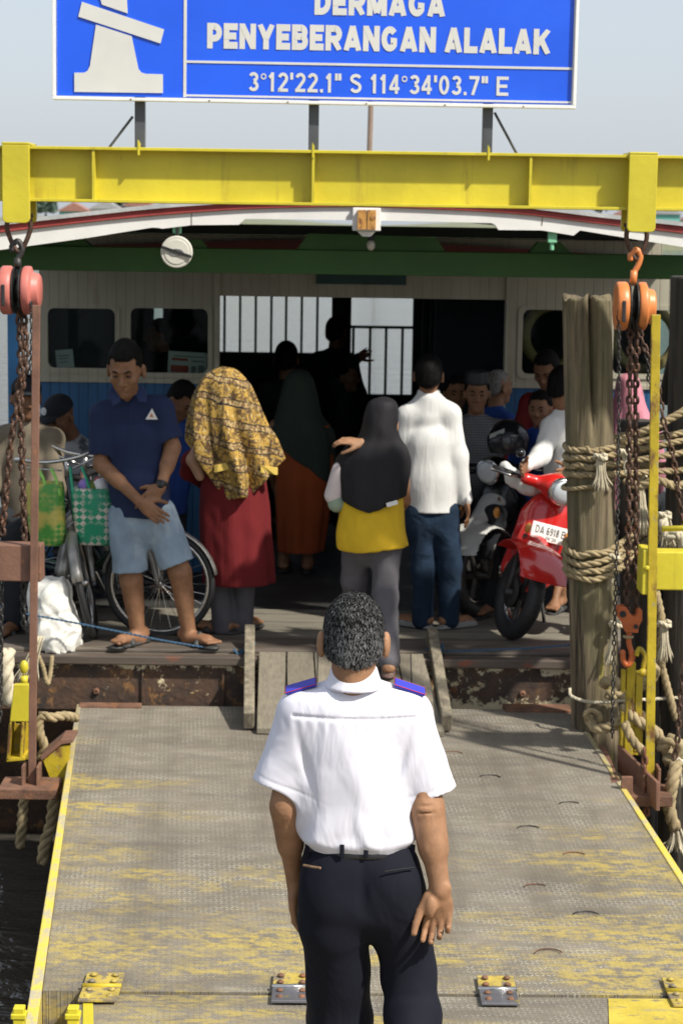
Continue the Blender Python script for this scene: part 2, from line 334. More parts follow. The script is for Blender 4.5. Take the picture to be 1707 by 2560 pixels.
def strokes(mb, txt, w, h, o, ux, uy, un, t=.25, gap=.08, dw=.6, eps=.0003, tt=None):
    ws = [GW.get(c, dw) for c in txt]; tot = sum(ws)+gap*(len(ws)-1); kx = w/tot; x = 0; o = np.array(o, float); ux = np.array(ux); uy = np.array(uy); un = np.array(un); e = 0
    for c, wd in zip(txt, ws):
        for st in glyph(c, t if c != '*' else .07, wd):
            P = np.array(st, float); n = len(P); e = (e+1) % 7; V = []; F = []; th = (t if c not in '*' else .07)/2
            for i in range(n):
                d = nrm(P[min(i+1, n-1)]-P[max(i-1, 0)]); nn = np.array([-d[1], d[0]])
                for s_ in (1, -1): q = P[i]+nn*th*s_; V.append(o+ux*(x+min(max(q[0], 0), wd))*kx+uy*min(max(q[1], 0), 1)*h+un*(eps*e))
            mb.add(V, [(2*i, 2*i+1, 2*i+3, 2*i+2) for i in range(n-1)])
        x += wd+gap
# ---------------------------------------------------------------- shared materials
CREAM, BLUE, YEL = (.39, .365, .275), (.028, .17, .4), (.55, .465, .028)
RUST, DRUST = (.13, .055, .025), (.05, .028, .018)
m_white = M('white paint', (.78, .77, .73), .5, var=.06, bump=.0006, spots=[((.5, .46, .38), 5, .66, .8, (1, 1, .4))])
m_red = M('red roof paint', (.36, .055, .05), .6, var=.25, spots=[((.7, .62, .58), 9, .62, .7, (.25, 1, 1))])
m_yel = M('yellow steel paint', YEL, .45, var=.12, vs=3, bump=.0015, bs=25, spots=[((.28, .2, .02), 4, .6, .85, (.5, 1, 1)), (DRUST, 18, .7, .78, (1, 1, 1)), ((.26, .17, .03), 9, .56, .8, (1, 1, .1)), ((.12, .06, .025), 30, .7, .76, (1, 1, .5))])
m_yelw = M('worn yellow steel', (.42, .31, .013), .55, var=.25, vs=6, bump=.002, bs=40, spots=[(RUST, 14, .5, .64, (1, 1, .4)), ((.3, .26, .12), 22, .6, .7, (1, 1, 1))])
m_rust = M('rusty steel', (.15, .075, .045), .8, var=.4, vs=9, bump=.004, bs=60, spots=[((.24, .1, .04), 14, .5, .7, (1, 1, 1)), (DRUST, 7, .6, .8, (1, 1, 1))])
m_chain = M('rusty chain iron', (.075, .04, .026), .6, metal=.35, var=.5, vs=30, bump=.001, spots=[((.22, .09, .035), 22, .55, .7, (1, 1, 1))])
m_iron = M('dark iron', (.045, .042, .04), .5, metal=.5, var=.35, vs=15, bump=.001)
m_post = M('grey painted post', (.06, .065, .075), .4, var=.3, vs=4, bump=.001)
m_green = M('green beam paint', (.028, .105, .016), .55, var=.15, vs=4, bump=.001, bs=20)
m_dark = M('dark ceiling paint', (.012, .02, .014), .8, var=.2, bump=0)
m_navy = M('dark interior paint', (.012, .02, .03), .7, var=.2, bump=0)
m_blue = M('blue hull paint', BLUE, .5, var=.14, vs=5, bump=.001, spots=[((.1, .3, .5), 9, .6, .75, (1, 1, .3))])
m_orange = M('orange hoist paint', (.62, .2, .055), .4, var=.1, vs=8, bump=.0006, spots=[((.3, .09, .04), 18, .68, .76, (1, 1, 1))])
m_redh = M('faded red hoist paint', (.5, .15, .12), .45, var=.12, vs=8, bump=.0006, spots=[((.25, .06, .04), 18, .68, .76, (1, 1, 1))])
m_rope = M('old hemp rope', (.33, .26, .15), .95, var=.3, vs=18, bump=.003, bs=220, spots=[((.16, .12, .07), 9, .55, .75, (1, 1, 1))], spec=.1)
m_ropew = M('pale frayed rope', (.55, .49, .36), .95, var=.25, vs=18, bump=.003, bs=220, spec=.1)
m_cord = M('blue nylon cord', (.035, .09, .16), .7, var=.2, vs=40, bump=.001)
m_black = M('black rubber', (.018, .018, .019), .55, var=.2, vs=20, bump=.0006)
m_gloss = M('black gloss plastic', (.012, .012, .014), .18, var=.1, bump=0)
m_chrome = M('scratched chrome', (.6, .58, .55), .22, metal=1, var=.15, vs=20, bump=.0004, spots=[((.3, .2, .12), 20, .62, .7, (1, 1, 1))])
m_paper = M('white paper', (.7, .7, .68), .7, var=.05, bump=0)
def plank_mat(name, col, pitch, axis, var=.3, groove=.12):
    m = MatB(name); q = (m.x if axis == 'x' else m.y)/pitch; idn = q.fl()
    r = (idn*12.9898).m('SINE')*43758.5453; r = r.fr()
    st = (1, .06, 1) if axis == 'x' else (.06, 1, 1)
    g = m.noise(55, 6, st, .65); c = m.mix(g.step(.25, .75), sc(col, 1-var*1.2), sc(col, 1+var))
    c = m.mix(r*.45, c, sc(col, .45)); c = m.mix(m.noise(3, 5).step(.52, .75)*.6, c, (.07, .06, .045))
    e = (q.fr()-.5).ab().step(.5-groove/2, .5-groove/5); c = m.mix(e, c, (.012, .01, .008))
    m.col(c); m.rough(.75); m.bump(g*.3-e, .006); return m.mt
m_deck = plank_mat('worn deck planks', (.2, .18, .14), .24, 'y', .3, .05)
m_gang = plank_mat('grey gangplank boards', (.19, .165, .12), .165, 'x', .22, .05)
m_oldwood = M('old grey timber', (.2, .17, .12), .85, var=.4, vs=26, st=(1, 1, .08), bump=.008, bs=60, spots=[((.05, .042, .03), 8, .55, .75, (1, 1, .15))])
def cream_planks():
    m = MatB('cream tongue and groove boards'); q = m.x/.062; e = (q.fr()-.5).ab().step(.42, .48)
    c = m.mix(m.noise(4, 5, (1, 1, .2)).step(.3, .75), sc(CREAM, 1.06), sc(CREAM, .82)); c = m.mix(e*.3, c, sc(CREAM, .5))
    c = m.mix(m.noise(9, 5, (1, 1, .15)).step(.62, .78)*.5, c, (.25, .2, .13)); m.col(c); m.rough(.55); m.bump(e*-1.0, .002); return m.mt
m_cream = cream_planks()
def blue_planks():
    m = MatB('blue boards'); q = m.x/.062; e = (q.fr()-.5).ab().step(.42, .48); c = m.mix(m.noise(5, 5, (1, 1, .2)).step(.3, .75), sc(BLUE, .62), sc(BLUE, .4))
    c = m.mix(e*.6, c, sc(BLUE, .3)); m.col(c); m.rough(.5); m.bump(e*-1.0, .004); return m.mt
m_bplank = blue_planks()
def glass_mat():
    mt = bpy.data.materials.new('window glass'); mt.use_nodes = True; nt = mt.node_tree; o = nt.nodes['Material Output']; nt.nodes.remove(nt.nodes['Principled BSDF'])
    t = nt.nodes.new('ShaderNodeBsdfTransparent'); t.inputs[0].default_value = (.72, .78, .76, 1); g = nt.nodes.new('ShaderNodeBsdfGlossy'); g.inputs['Roughness'].default_value = .04
    f = nt.nodes.new('ShaderNodeFresnel'); f.inputs[0].default_value = 1.18; x = nt.nodes.new('ShaderNodeMixShader')
    nt.links.new(f.outputs[0], x.inputs[0]); nt.links.new(t.outputs[0], x.inputs[1]); nt.links.new(g.outputs[0], x.inputs[2]); nt.links.new(x.outputs[0], o.inputs[0]); return mt
m_glass = glass_mat()
# ---------------------------------------------------------------- river, far bank
WZ = -1.15
def water_mat():
    m = MatB('river water'); m.b.inputs['Base Color'].default_value = (.045, .041, .034, 1); m.rough(.06); m.b.inputs['IOR'].default_value = 1.333
    h = m.noise(1.1, 5, (.45, 1, 1), .6, .5)*.7+m.noise(5, 4, (.5, 1, 1), .6, .6)*.35; m.bump(h, .11); return m.mt
tag(mesh_obj('river_water', [(-900, -60, WZ), (900, -60, WZ), (900, 1500, WZ), (-900, 1500, WZ)], [(0, 1, 2, 3)], water_mat()), kind='structure')
V = []; F = []; nb = 120
for i in range(nb):
    x = -300+600*i/(nb-1); hgt = 1.2+.5*math.sin(i*.7)
    V += [(x, 330, WZ-.5), (x, 338, hgt), (x, 380, hgt+1), (x, 430, hgt+1.5)]
F = [(4*i+j, 4*i+4+j, 4*i+5+j, 4*i+1+j) for i in range(nb-1) for j in range(3)]
tag(mesh_obj('riverbank', V, F, M('bank earth', (.16, .17, .1), .9, vs=.2, bump=0)), kind='structure')
def leaf_mat(name, c): return M(name, c, .7, var=.35, vs=2, bump=0)
m_leaf = leaf_mat('hazy far leaves', (.1, .15, .11)); m_trunk = M('bark', (.1, .08, .06), .9)
house_cols = [((.16, .42, .36), 'teal'), ((.55, .56, .55), 'pale grey'), ((.3, .48, .5), 'grey teal'), ((.6, .6, .58), 'white'), ((.2, .36, .46), 'dull blue')]
hx = [(-46, 0), (-41, 3), (-35, 0), (-29, 1), (48, 2), (54, 0), (60, 4)]
hl = ['teal riverside house farthest left beside the roof of the ferry', 'white riverside house second from the far left edge', 'grey teal house on the far bank left of the beam', 'pale grey house on the far bank above the red roof stripe', 'grey teal house on the far bank right of the beam',
      'teal house on the far bank near the right edge', 'dull blue house at the right end of the far bank']
for i, (x, ci) in enumerate(hx):
    c = {0: 0, 1: 3, 2: 2, 3: 1, 4: 2, 5: 0, 6: 4}[i]; mw = M('house wall '+house_cols[c][1], house_cols[c][0], .8, bump=0); b = np.array([x*1.0, 340+ci, 1.2]); hh = 2.6+.5*(i % 3)
    t = thing('riverside_house', hl[i], 'house', b, 0, 'houses on the far bank')
    MB().box(b+(-2.4, 0, -.5), b+(2.4, 5, hh)).build('wall', mw, t)
    MB().prism([b+(-2.8, -.4, hh), b+(2.8, -.4, hh), b+(0, -.4, hh+1.5)], (0, 5.8, 0)).build('roof', M('tin roof', (.3, .3, .3) if i % 2 else (.3, .14, .1), .6, bump=0), t)
    MB().box(b+(-1.4, -.06, .8), b+(-.4, -.01, 1.8)).build('window', m_navy, t); MB().box(b+(.4, -.06, -.3), b+(1.3, -.01, 1.7)).build('door', m_oldwood, t)
tl = ['round hazy tree left of the riverside houses', 'low hazy tree between the left riverside houses', 'tall hazy tree behind the left riverside houses', 'broad hazy tree in the middle of the far bank', 'hazy tree just left of the right hand houses', 'tall hazy tree behind the right hand houses', 'hazy tree at the right end of the far bank']
for i, x in enumerate((-52, -38, -32, 5, 44, 57, 66)):
    b = np.array([x, 348+3*(i % 3), 1.3]); t = thing('riverside_tree', tl[i], 'tree', b, 0, 'trees on the far bank'); hh = 3.5+1.2*(i % 3)
    MB().tube([b, b+(.1, 0, hh*.5), b+(.3, 0, hh)], [.25, .18, .08]).build('trunk', m_trunk, t)
    P = rng.normal(size=(900, 3)); P /= np.linalg.norm(P, axis=1)[:, None]; P = P*(rng.random((900, 1))**.4)*(2.6, 2.2, 1.7); P += .5*np.sin(P*2.1+i); P += b+(0, 0, hh+.6)
    D1 = rng.normal(size=(900, 3))*.28; D2 = rng.normal(size=(900, 3))*.28
    mesh_obj('crown', np.stack([P-D1, P+D2, P+D1, P-D2], 1).reshape(-1, 3), np.arange(3600).reshape(-1, 4), m_leaf, t)
# ---------------------------------------------------------------- ramp of the landing
FL, FR = at(192, 1763, 10.28), at(1434, 1776, 10.33); NL, NR = at(76, 2478, 6.86), at(1908, 2492, 6.93)
def rp(s, t, h=0.): return (NL*(1-s)+NR*s)*(1-t)+(FL*(1-s)+FR*s)*t+np.array([0, 0, h])
RN = nrm(np.cross(NR-NL, FL-NL))
def on_ramp(px, py, h=0.):
    d = ray(px, py); t = np.dot(NL-CAM, RN)/np.dot(d, RN); return CAM+d*t+np.array([0, 0, h])
def ramp_mat():
    m = MatB('diamond tread steel with worn yellow paint'); ca, sa = math.cos(R(4.8)), math.sin(R(4.8))
    u, v = m.x*ca+m.y*sa, m.y*ca-m.x*sa; p = .021; qu, qv = u/p, v/p; par = (qu.fl()+qv.fl())/2; sgn = par.fr()*4-1     # -1 or +1
    fu_, fv_ = qu.fr()-.5, qv.fr()-.5; a, b = (fu_+fv_*sgn)*.7071, (fv_-fu_*sgn)*.7071
    loz = (((a/.56)*(a/.56)+(b/.17)*(b/.17))*-1+1).step(-.2, .45)
    base = m.mix(m.noise(2.2, 6, (.5, 1.4, 1), .7).step(.3, .7), (.145, .126, .098), (.235, .205, .16))
    base = m.mix(m.noise(7, 6, (.35, 1.3, 1), .7, off=5).step(.5, .72)*.7, base, (.12, .107, .1))
    lo = m.mix(m.noise(14, 5, (.4, 1.2, 1), .7, off=9).step(.42, .62), (.2, .178, .135), (.46, .45, .38))
    wz = (m.noise(1.3, 5, (.45, 1.2, 1), .65, off=2)-.5)*2.4
    c = m.mix(loz*(wz+.5).m('MAXIMUM', .08).m('MINIMUM', .85), base, lo)
    c = m.mix(m.noise(1.7, 5, (2.2, .22, 1), .65, off=31).step(.45, .7)*.45, c, (.1, .085, .066)); c = m.mix(m.noise(3.1, 6, (.3, 1.6, 1), .7, off=33).step(.6, .72)*.4, c, (.4, .385, .33))
    # yellow paint left mostly at the left side, the near end and in cross streaks
    st = m.noise(1.6, 7, (.28, 2.1, 1), .72, off=11)
    L = (u*-1+1.05)*.62; N = (v*-1+1.35)*.17; Rr = (u-2.0)*.7; far = (v-1.5).m('MAXIMUM', 0.)*.26
    k = st*2.1+L.m('MAXIMUM', -.06)*.8+N.m('MAXIMUM', -.12)*1.0+Rr.m('MAXIMUM', -.05)*.7-far*.8
    yl = k.step(1.08, 1.36)*m.noise(30, 5, (.5, 1, 1), .7, off=4).step(.4, .58)*m.noise(5, 6, (.4, 1.2, 1), .7, off=14).step(.3, .52)*m.noise(1.5, 5, (.5, 1.1, 1), .65, off=41).step(.4, .56)
    c = m.mix(yl*.72, c, (.47, .355, .075)); c = m.mix(m.noise(60, 4, (1, 1, 1), .6, off=8).step(.6, .75)*.4, c, (.1, .085, .07))
    m.col(c); m.rough(.62); m.b.inputs['Specular IOR Level'].default_value = .35; m.bump(loz+m.noise(180, 3)*.2, .0022); return m.mt
m_ramp = ramp_mat()
def edge_mat():
    m = MatB('yellow flange paint worn to steel'); c = m.mix(m.noise(16, 6, (1, .6, 1), .7).step(.42, .6), (.62, .48, .07), (.4, .36, .25)); c = m.mix((m.y-2.1).step(-.5, 1.0)*.75, c, (.25, .215, .16))
    m.col(c); m.rough(.6); m.bump(m.noise(60, 4), .003); return m.mt
m_edge = edge_mat()
ramp = thing('landing_ramp', 'steel diamond tread landing ramp with worn yellow paint leading down to the ferry', 'ramp', NL)
def slab(mb, a, b, c, d, th):           # 4 top corners, thickness downward
    mb.prism([a, b, c, d], (0, 0, -th))
fl0, fl1 = .0165, .0085
mb = MB(); slab(mb, rp(fl0, 0), rp(.985, 0), rp(.992, 1), rp(fl1, 1), .14); mb.build('deck_plate', m_ramp, ramp)
mb = MB(); slab(mb, rp(0, -.14, .006), rp(fl0, -.14, .006), rp(fl1, 1, .006), rp(0, 1, .006), .17); mb.build('side_flange', m_edge, ramp, bevel=.004)
mb = MB(); slab(mb, rp(.985, -.02, .006), rp(1, -.02, .006), rp(1, 1, .006), rp(.992, 1, .006), .17); mb.build('side_flange', m_edge, ramp, bevel=.004)
mb = MB(); slab(mb, rp(.005, .985, .012), rp(.13, .985, .012), rp(.13, 1.004, .012), rp(.005, 1.004, .012), .03); mb.build('end_lip', m_rust, ramp, bevel=.003); mb = MB(); slab(mb, rp(.86, .985, .012), rp(.995, .985, .012), rp(.995, 1.02, .012), rp(.86, 1.02, .012), .03); mb.build('end_lip', m_rust, ramp, bevel=.003)
for (x, y) in ((1224, 1946), (1424, 2014), (1321, 2074), (1435, 2141), (1340, 2221), (1464, 2290), (1371, 2385), (1132, 1887)):
    c = on_ramp(x, y, .005); mb = MB(); mb.tube([c+(.052*math.cos(a), .05*math.sin(a)-.02, .003) for a in np.linspace(.25+.2*(x % 3), math.pi-.15*(1+y % 3), 14)], .0026, 6); mb.build('tread_arc', m_rust if y % 2 else m_iron, ramp)
# hinges between ramp and approach plate
AZ = -.054
def ap(px, py, h=0.):                   # point of the approach plane (rises gently towards the viewer)
    n = np.array([0, -AZ, 1]); n /= np.linalg.norm(n); d = ray(px, py); return CAM+d*(np.dot(at(853, 2485, 6.89)-CAM, n)/np.dot(d, n))+np.array([0, 0, h])
m_hinge = M('worn hinge paint', (.4, .3, .06), .6, var=.25, vs=12, spots=[((.17, .14, .1), 16, .48, .6, (1, 1, 1))])
hinges = [(255, 2478, 'y'), (728, 2480, 's'), (1243, 2486, 's'), (1712, 2490, 'y')]
for hx_, hy_, kd in hinges:
    c = on_ramp(hx_, hy_, .012); ux = nrm(NR-NL); uy = np.array([0, 1, .06]); uy2 = np.array([0, -1, -AZ*-1]); mt = m_hinge
    mb = MB(); mb.obox(c+uy*.06, (.068, .058, .005), (ux, nrm(uy), RN)); h = mb.build('hinge', mt, ramp, bevel=.002)
    mb = MB(); mb.obox(c-(0, .075, -.004), (.068, .072, .005), (ux, nrm((0, 1, AZ)), nrm((0, -AZ, 1)))); mb.build('leaf', m_hinge if kd == 'y' else M('bare hinge steel', (.2, .2, .22), .4, .6, spots=[((.5, .38, .06), 12, .55, .65, (1, 1, 1))]), h, bevel=.002)
    mb = MB(); mb.tube([c-ux*.07+(0, 0, .006), c+ux*.07+(0, 0, .006)], .0095, 10); mb.build('knuckle', m_yelw if kd == 'y' else m_chrome, h, True)
    for sx in (-.04, .04):
        for yy in (.03, .085, -.045, -.105): mb = MB(); mb.lathe(c+ux*sx+np.array([0, yy, .009+.06*max(yy, 0)]), (0, 0, 1), [(0, .013), (.005, .012), (.009, .006), (.01, .001)], 10); mb.build('bolt', m_hinge if kd == 'y' else m_rust, h, True)
# approach plate (structure) in front of the ramp
def app_mat():
    mt = m_ramp.copy(); mt.name = 'approach tread steel'; return mt
a0 = ap(214, 2487); a1 = ap(2100, 2500); mb = MB()
d_ = np.array([-.0, -1, -AZ]); side = np.array([-.02, -1.6, 1.6*.054])
mb.prism([a0+side*3.2+(-.25, 0, 0), a1+side*3.2, a1, a0], (0, 0, -.2)); ob = mb.build('approach_deck', m_ramp); tag(ob, kind='structure')
yp = M('yellow approach patch', (.5, .385, .05), .6, var=.2, bump=.003, spots=[((.2, .17, .11), 22, .56, .66, (.5, 1, 1)), ((.25, .22, .16), 5, .55, .7, (.5, 1, 1))])
mb = MB(); mb.prism([ap(1520, 2500, .004), ap(1760, 2502, .004), ap(1790, 2640, .004), ap(1525, 2640, .004)], (0, 0, -.002)); ob = mb.build('painted_patch', yp); tag(ob, kind='structure')
mb = MB(); mb.prism([ap(207, 2492, .006), ap(232, 2492, .006), ap(236, 2640, .006), ap(205, 2640, .006)], (0, 0, -.03)); tag(mb.build('painted_edge', m_yel, bevel=.003), kind='structure')
for (x, lab) in ((48, 'short yellow steel stop post at the bottom left corner, outer one'), (183, 'short yellow steel stop post beside the ramp notch, inner one')):
    c = at(x, 2517, 6.45); mb = MB(); mb.box(c+(-.019, -.02, -.7), c+(.019, .02, 0)); mb.box(c+(-.026, -.024, -.04), c+(.026, .02, -.02)); tag(mb.build('stop_post', m_yel, bevel=.004), lab, 'post', 'yellow stop posts beside the ramp hinge')
# ---------------------------------------------------------------- ferry
fer = thing('river_ferry', 'wooden river ferry with arched white roof, green beam and blue cream cabin', 'ferry', FO, FA)
def fb(name, mat, parent=fer, bevel=0, smooth=False, mb=None): return mb.build(name, mat, parent, smooth, True, bevel)
UL, UR = -1.93, 2.12
def hull_mat():
    m = MatB('rusty hull plate with flaking cream paint'); c = m.mix(m.noise(4, 6, (1, 1, 1), .7).step(.35, .65), (.03, .022, .018), (.085, .045, .026))
    c = m.mix(m.noise(11, 6, (1, 1, .7), .7, off=3).step(.56, .66), c, (.2, .1, .035)); c = m.mix(m.noise(26, 5, (1, 1, 1), .7, off=17).step(.63, .68)*m.noise(3, 3, off=21).step(.4, .55), c, (.5, .37, .17))
    zz = (m.z+.21).ab(); k = m.noise(9, 7, (1, 1, 1), .75, off=7)+(m.z*-1-.19).m('MAXIMUM', 0.)*2.2*(m.x+.5).step(0, 1.2)-(m.x*-1-.2).step(-.2, .3)*.03
    c = m.mix(k.step(.58, .63), c, (.55, .47, .3))
    k2 = m.noise(15, 5, (1, 1, 1), .7, off=13)-(m.z+.055).ab()*3.5; c = m.mix(k2.step(.46, .52), c, (.62, .55, .38))
    m.col(c); m.rough(.7); m.bump(m.noise(35, 5)+k.step(.6, .64)*.3, .006); return m.mt
m_hull = hull_mat()
mb = MB(); mb.prism([(UL, 0.02, -.04), (UR, .02, -.04), (UR, .02, -.3), (UR, .7, -1.4), (UL, .7, -1.4), (UL, .02, -.3)], (0, 9, 0)); fb('hull', m_hull, mb=mb)
for u in (-1.05, -.62, 1.28, .5, 1.75): mb = MB(); mb.box((u-.006, .004, -.3), (u+.006, .03, -.05)); fb('hull_seam', m_hull, mb=mb)
for u, z in ((.62, -.17), (.99, -.19), (1.5, -.17), (-1.3, -.2)): mb = MB(); mb.lathe((u, .03, z), (0, -1, 0), [(0, .018), (.02, .018), (.028, .012), (.028, .006), (.012, .005)], 12); fb('bolt', m_rust, mb=mb)
mb = MB(); mb.box((UL, -.03, -.045), (UR, .06, 0.004)); fb('edge_timber', M('dark wet timber', (.085, .065, .05), .6, var=.4, vs=9, st=(.1, 1, 1), bump=.004, bs=30, spots=[((.2, .06, .03), 10, .62, .7, (.4, 1, 1))]), bevel=.008, mb=mb)
mb = MB(); mb.box((UL, .062, -.05), (UR, 1.34, 0)); fb('deck', m_deck, mb=mb)
mb = MB(); mb.box((UL, 1.342, -.05), (UR, 9, -.002)); fb('inner_deck', M('shade-toned cabin floor', (.035, .034, .031), .6, var=.4, vs=4, bump=.002, spots=[((.1, .095, .08), 5, .6, .75, (1, .3, 1))]), mb=mb)  # floor colour set dark to carry the shade under the roof
mb = MB(); mb.box((UL+.1, .08, .002), (UR, .43, .022)); fb('coaming_plank', M('shadow-toned front plank', (.105, .085, .068), .55, var=.35, vs=12, st=(.1, 1, 1), bump=.004, bs=40, spots=[((.2, .17, .13), 6, .55, .7, (.2, 1, 1))]), bevel=.005, mb=mb)  # real plank; its dark tone also takes in part of the beam's shadow
# roof and fascia
RV = .3                                 # the roof front stands back from the deck edge
def fp(px, py, v=RV): return lf(px, py, v)
tx = [-140, 0, 218, 403, 600, 760, 915, 1100, 1300, 1507, 1707, 1870]; ty = [576, 558, 534, 515, 502, 497, 496, 502, 514, 539, 560, 584]
roof_top = cr([fp(x, y) for x, y in zip(tx, ty)], 6)
red_lo = cr([fp(x, y+d) for x, y, d in zip(tx, ty, (21, 22, 20, 21, 20, 20, 20, 20, 20, 20, 22, 22))], 6)
wb = [(-140, 646), (0, 624), (218, 594), (380, 568), (398, 569), (405, 571), (479, 562), (597, 561), (602, 556), (614, 546), (760, 548), (915, 550), (1080, 553), (1228, 557), (1236, 560), (1246, 574), (1355, 575), (1433, 588), (1440, 583), (1450, 575), (1707, 617), (1870, 648)]
wlow = [fp(x, y) for x, y in wb]
def strip(mb, top, bot, v0, v1):        # band between two curves with the same x order, front and back faces
    xs = sorted(set([round(p[0], 4) for p in top]+[round(p[0], 4) for p in bot])); xs = [x for x in xs if top[0][0] <= x <= top[-1][0] and bot[0][0] <= x <= bot[-1][0]]
    zt = np.interp(xs, [p[0] for p in top], [p[2] for p in top]); zb = np.interp(xs, [p[0] for p in bot], [p[2] for p in bot]); n = len(xs)
    Vv = [(x, v, z) for v in (v0, v1) for zz_ in (zt, zb) for x, z in zip(xs, zz_)]; q = lambda r_, i: r_*n+i
    Fc = []
    for i in range(n-1): Fc += [(q(1, i), q(1, i+1), q(0, i+1), q(0, i)), (q(2, i), q(2, i+1), q(3, i+1), q(3, i)), (q(0, i), q(0, i+1), q(2, i+1), q(2, i)), (q(3, i), q(3, i+1), q(1, i+1), q(1, i))]
    mb.add(Vv, Fc)
mb = MB(); strip(mb, [p+(0, 0, -.003) for p in red_lo], wlow, RV, RV+.05); fb('fascia', m_white, mb=mb)
mb = MB(); strip(mb, roof_top, red_lo, RV-.015, RV+.05); fb('roof_edge', m_red, mb=mb)
mb = MB(); up = [p+(0, 0, .012) for p in roof_top]; strip(mb, up, [p+(0, 0, -.01) for p in roof_top], RV-.03, 8.6); fb('roof', M('grey roof sheet', (.45, .46, .45), .5, var=.15), mb=mb)
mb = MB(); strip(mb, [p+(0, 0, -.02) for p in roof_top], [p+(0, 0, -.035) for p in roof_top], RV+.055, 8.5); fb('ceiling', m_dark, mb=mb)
for x in (479, 1355):
    p = fp(x, 553); mb = MB(); mb.box(p+(-.002, -.003, -.02), p+(.002, .0, .06)); fb('fascia_joint', m_oldwood, mb=mb)
p = fp(916, 548); mb = MB(); mb.box(p+(-.075, -.03, -.06), p+(.075, -.004, .062)); h = fb('fascia_bracket', m_white, mb=mb, bevel=.004)
mb = MB(); mb.box(p+(-.048, -.055, -.052), p+(-.003, -.031, .05)); mb.box(p+(.003, -.055, -.052), p+(.048, -.031, .05)); mb.lathe(p+(.03, -.05, .01), (0, -1, 0), [(0, .012), (.008, .012), (.009, .006)], 10); fb('rusty_block', M('orange rust block', (.5, .25, .06), .7, var=.3, vs=20, spots=[((.2, .08, .03), 25, .55, .65, (1, 1, 1))]), h, mb=mb)
mb = MB(); mb.prism([p+(-.05, -.02, -.062), p+(.05, -.02, -.062), p+(.02, -.02, -.09), p+(-.02, -.02, -.09)], (0, .015, 0)); fb('bracket_tip', m_white, h, mb=mb)
for x, y in ((443, 566), (1380, 590)):
    p = fp(x, y, RV+.04); mb = MB(); mb.box(p+(-.024, -.02, -.035), p+(.024, .02, .03)); mb.cyl(p+(0, 0, -.03), p+(0, 0, -.075), .012); fb('fascia_cleat', M('pale green paint', (.2, .5, .3), .5), mb=mb, bevel=.004)
# green tie beam with gussets
g0, g1 = 0, 0; zt = (fp(853, 625, .75))[2]; zb = fp(853, 686, .75)[2]
mb = MB(); mb.box((UL, .75, zb), (UR, .87, zt)); fb('tie_beam', m_green, mb=mb, bevel=.004)
for pts in (((770, 583), (1090, 592), (1112, 634), (742, 634)), ((478, 598), (502, 598), (520, 628), (455, 628)), ((1345, 604), (1400, 604), (1428, 634), (1322, 634)), ((70, 606), (200, 590), (230, 622), (70, 622))):
    q = [fp(x, y, .77) for x, y in pts]; q = [np.array((a[0], .77, max(a[2], zt+.001) if i < 2 else zt+.001)) for i, a in enumerate(q)]
    mb = MB(); mb.prism(q, (0, .08, 0)); fb('gusset', m_green, mb=mb)
mb = MB()
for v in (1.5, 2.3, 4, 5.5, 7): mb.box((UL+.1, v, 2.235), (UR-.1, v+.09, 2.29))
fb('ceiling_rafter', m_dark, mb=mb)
# cabin front wall with windows: faces for the solid cells of a grid
def holed(mb, us, zs, holes, v0, v1):
    us = sorted(us); zs = sorted(zs); inh = lambda i, j: any(h[0] < (us[i]+us[i+1])/2 < h[1] and h[2] < (zs[j]+zs[j+1])/2 < h[3] for h in holes)
    S = {(i, j): not inh(i, j) for i in range(len(us)-1) for j in range(len(zs)-1)}
    for (i, j), s in S.items():
        if not s: continue
        a, b, c, d = us[i], us[i+1], zs[j], zs[j+1]
        mb.add([(a, v0, c), (b, v0, c), (b, v0, d), (a, v0, d)], [(0, 1, 2, 3)]); mb.add([(a, v1, c), (b, v1, c), (b, v1, d), (a, v1, d)], [(3, 2, 1, 0)])
        for (di, dj, e) in ((-1, 0, ((a, c), (a, d))), (1, 0, ((b, c), (b, d))), (0, -1, ((a, c), (b, c))), (0, 1, ((a, d), (b, d)))):
            if not S.get((i+di, j+dj), False): mb.add([(e[0][0], v0, e[0][1]), (e[1][0], v0, e[1][1]), (e[1][0], v1, e[1][1]), (e[0][0], v1, e[0][1])], [(0, 1, 2, 3)])
VW = 2.6
def hole(x0, y0, x1, y1, v): a, b = lf(x0, (y0+y1)/2, v), lf(x1, (y0+y1)/2, v); c, d = lf((x0+x1)/2, y1, v), lf((x0+x1)/2, y0, v); return (a[0], b[0], c[2], d[2])
wins = [hole(117, 768, 290, 922, VW), hole(324, 768, 522, 934, VW), hole(1303, 772, 1496, 938, VW), hole(1530, 772, 1712, 938, VW)]
op = hole(546, 744, 1256, 1500, VW); op = (op[0], op[1], -.1, op[3]); wz = lf(853, 958, VW)[2]; topz = 2.1
H = wins+[op]
mb = MB(); holed(mb, [UL, UR]+[h[i] for h in H for i in (0, 1)], [wz, topz]+[h[i] for h in wins for i in (2, 3)]+[op[3]], H, VW, VW+.05); fb('cabin_wall', m_cream, mb=mb)
for a_, b_ in ((UL, op[0]), (op[1], UR)): mb = MB(); mb.box((a_, VW+.004, 0), (b_, VW+.046, wz-.002)); fb('lower_wall', m_bplank, mb=mb)
mb = MB(); mb.box((UL, VW-.012, wz-.015), (op[0], VW-.001, wz+.018)); fb('wall_rail', m_cream, mb=mb, bevel=.003); mb = MB(); mb.box((op[1], VW-.012, wz-.015), (UR, VW-.001, wz+.018)); fb('wall_rail', m_cream, mb=mb, bevel=.003)
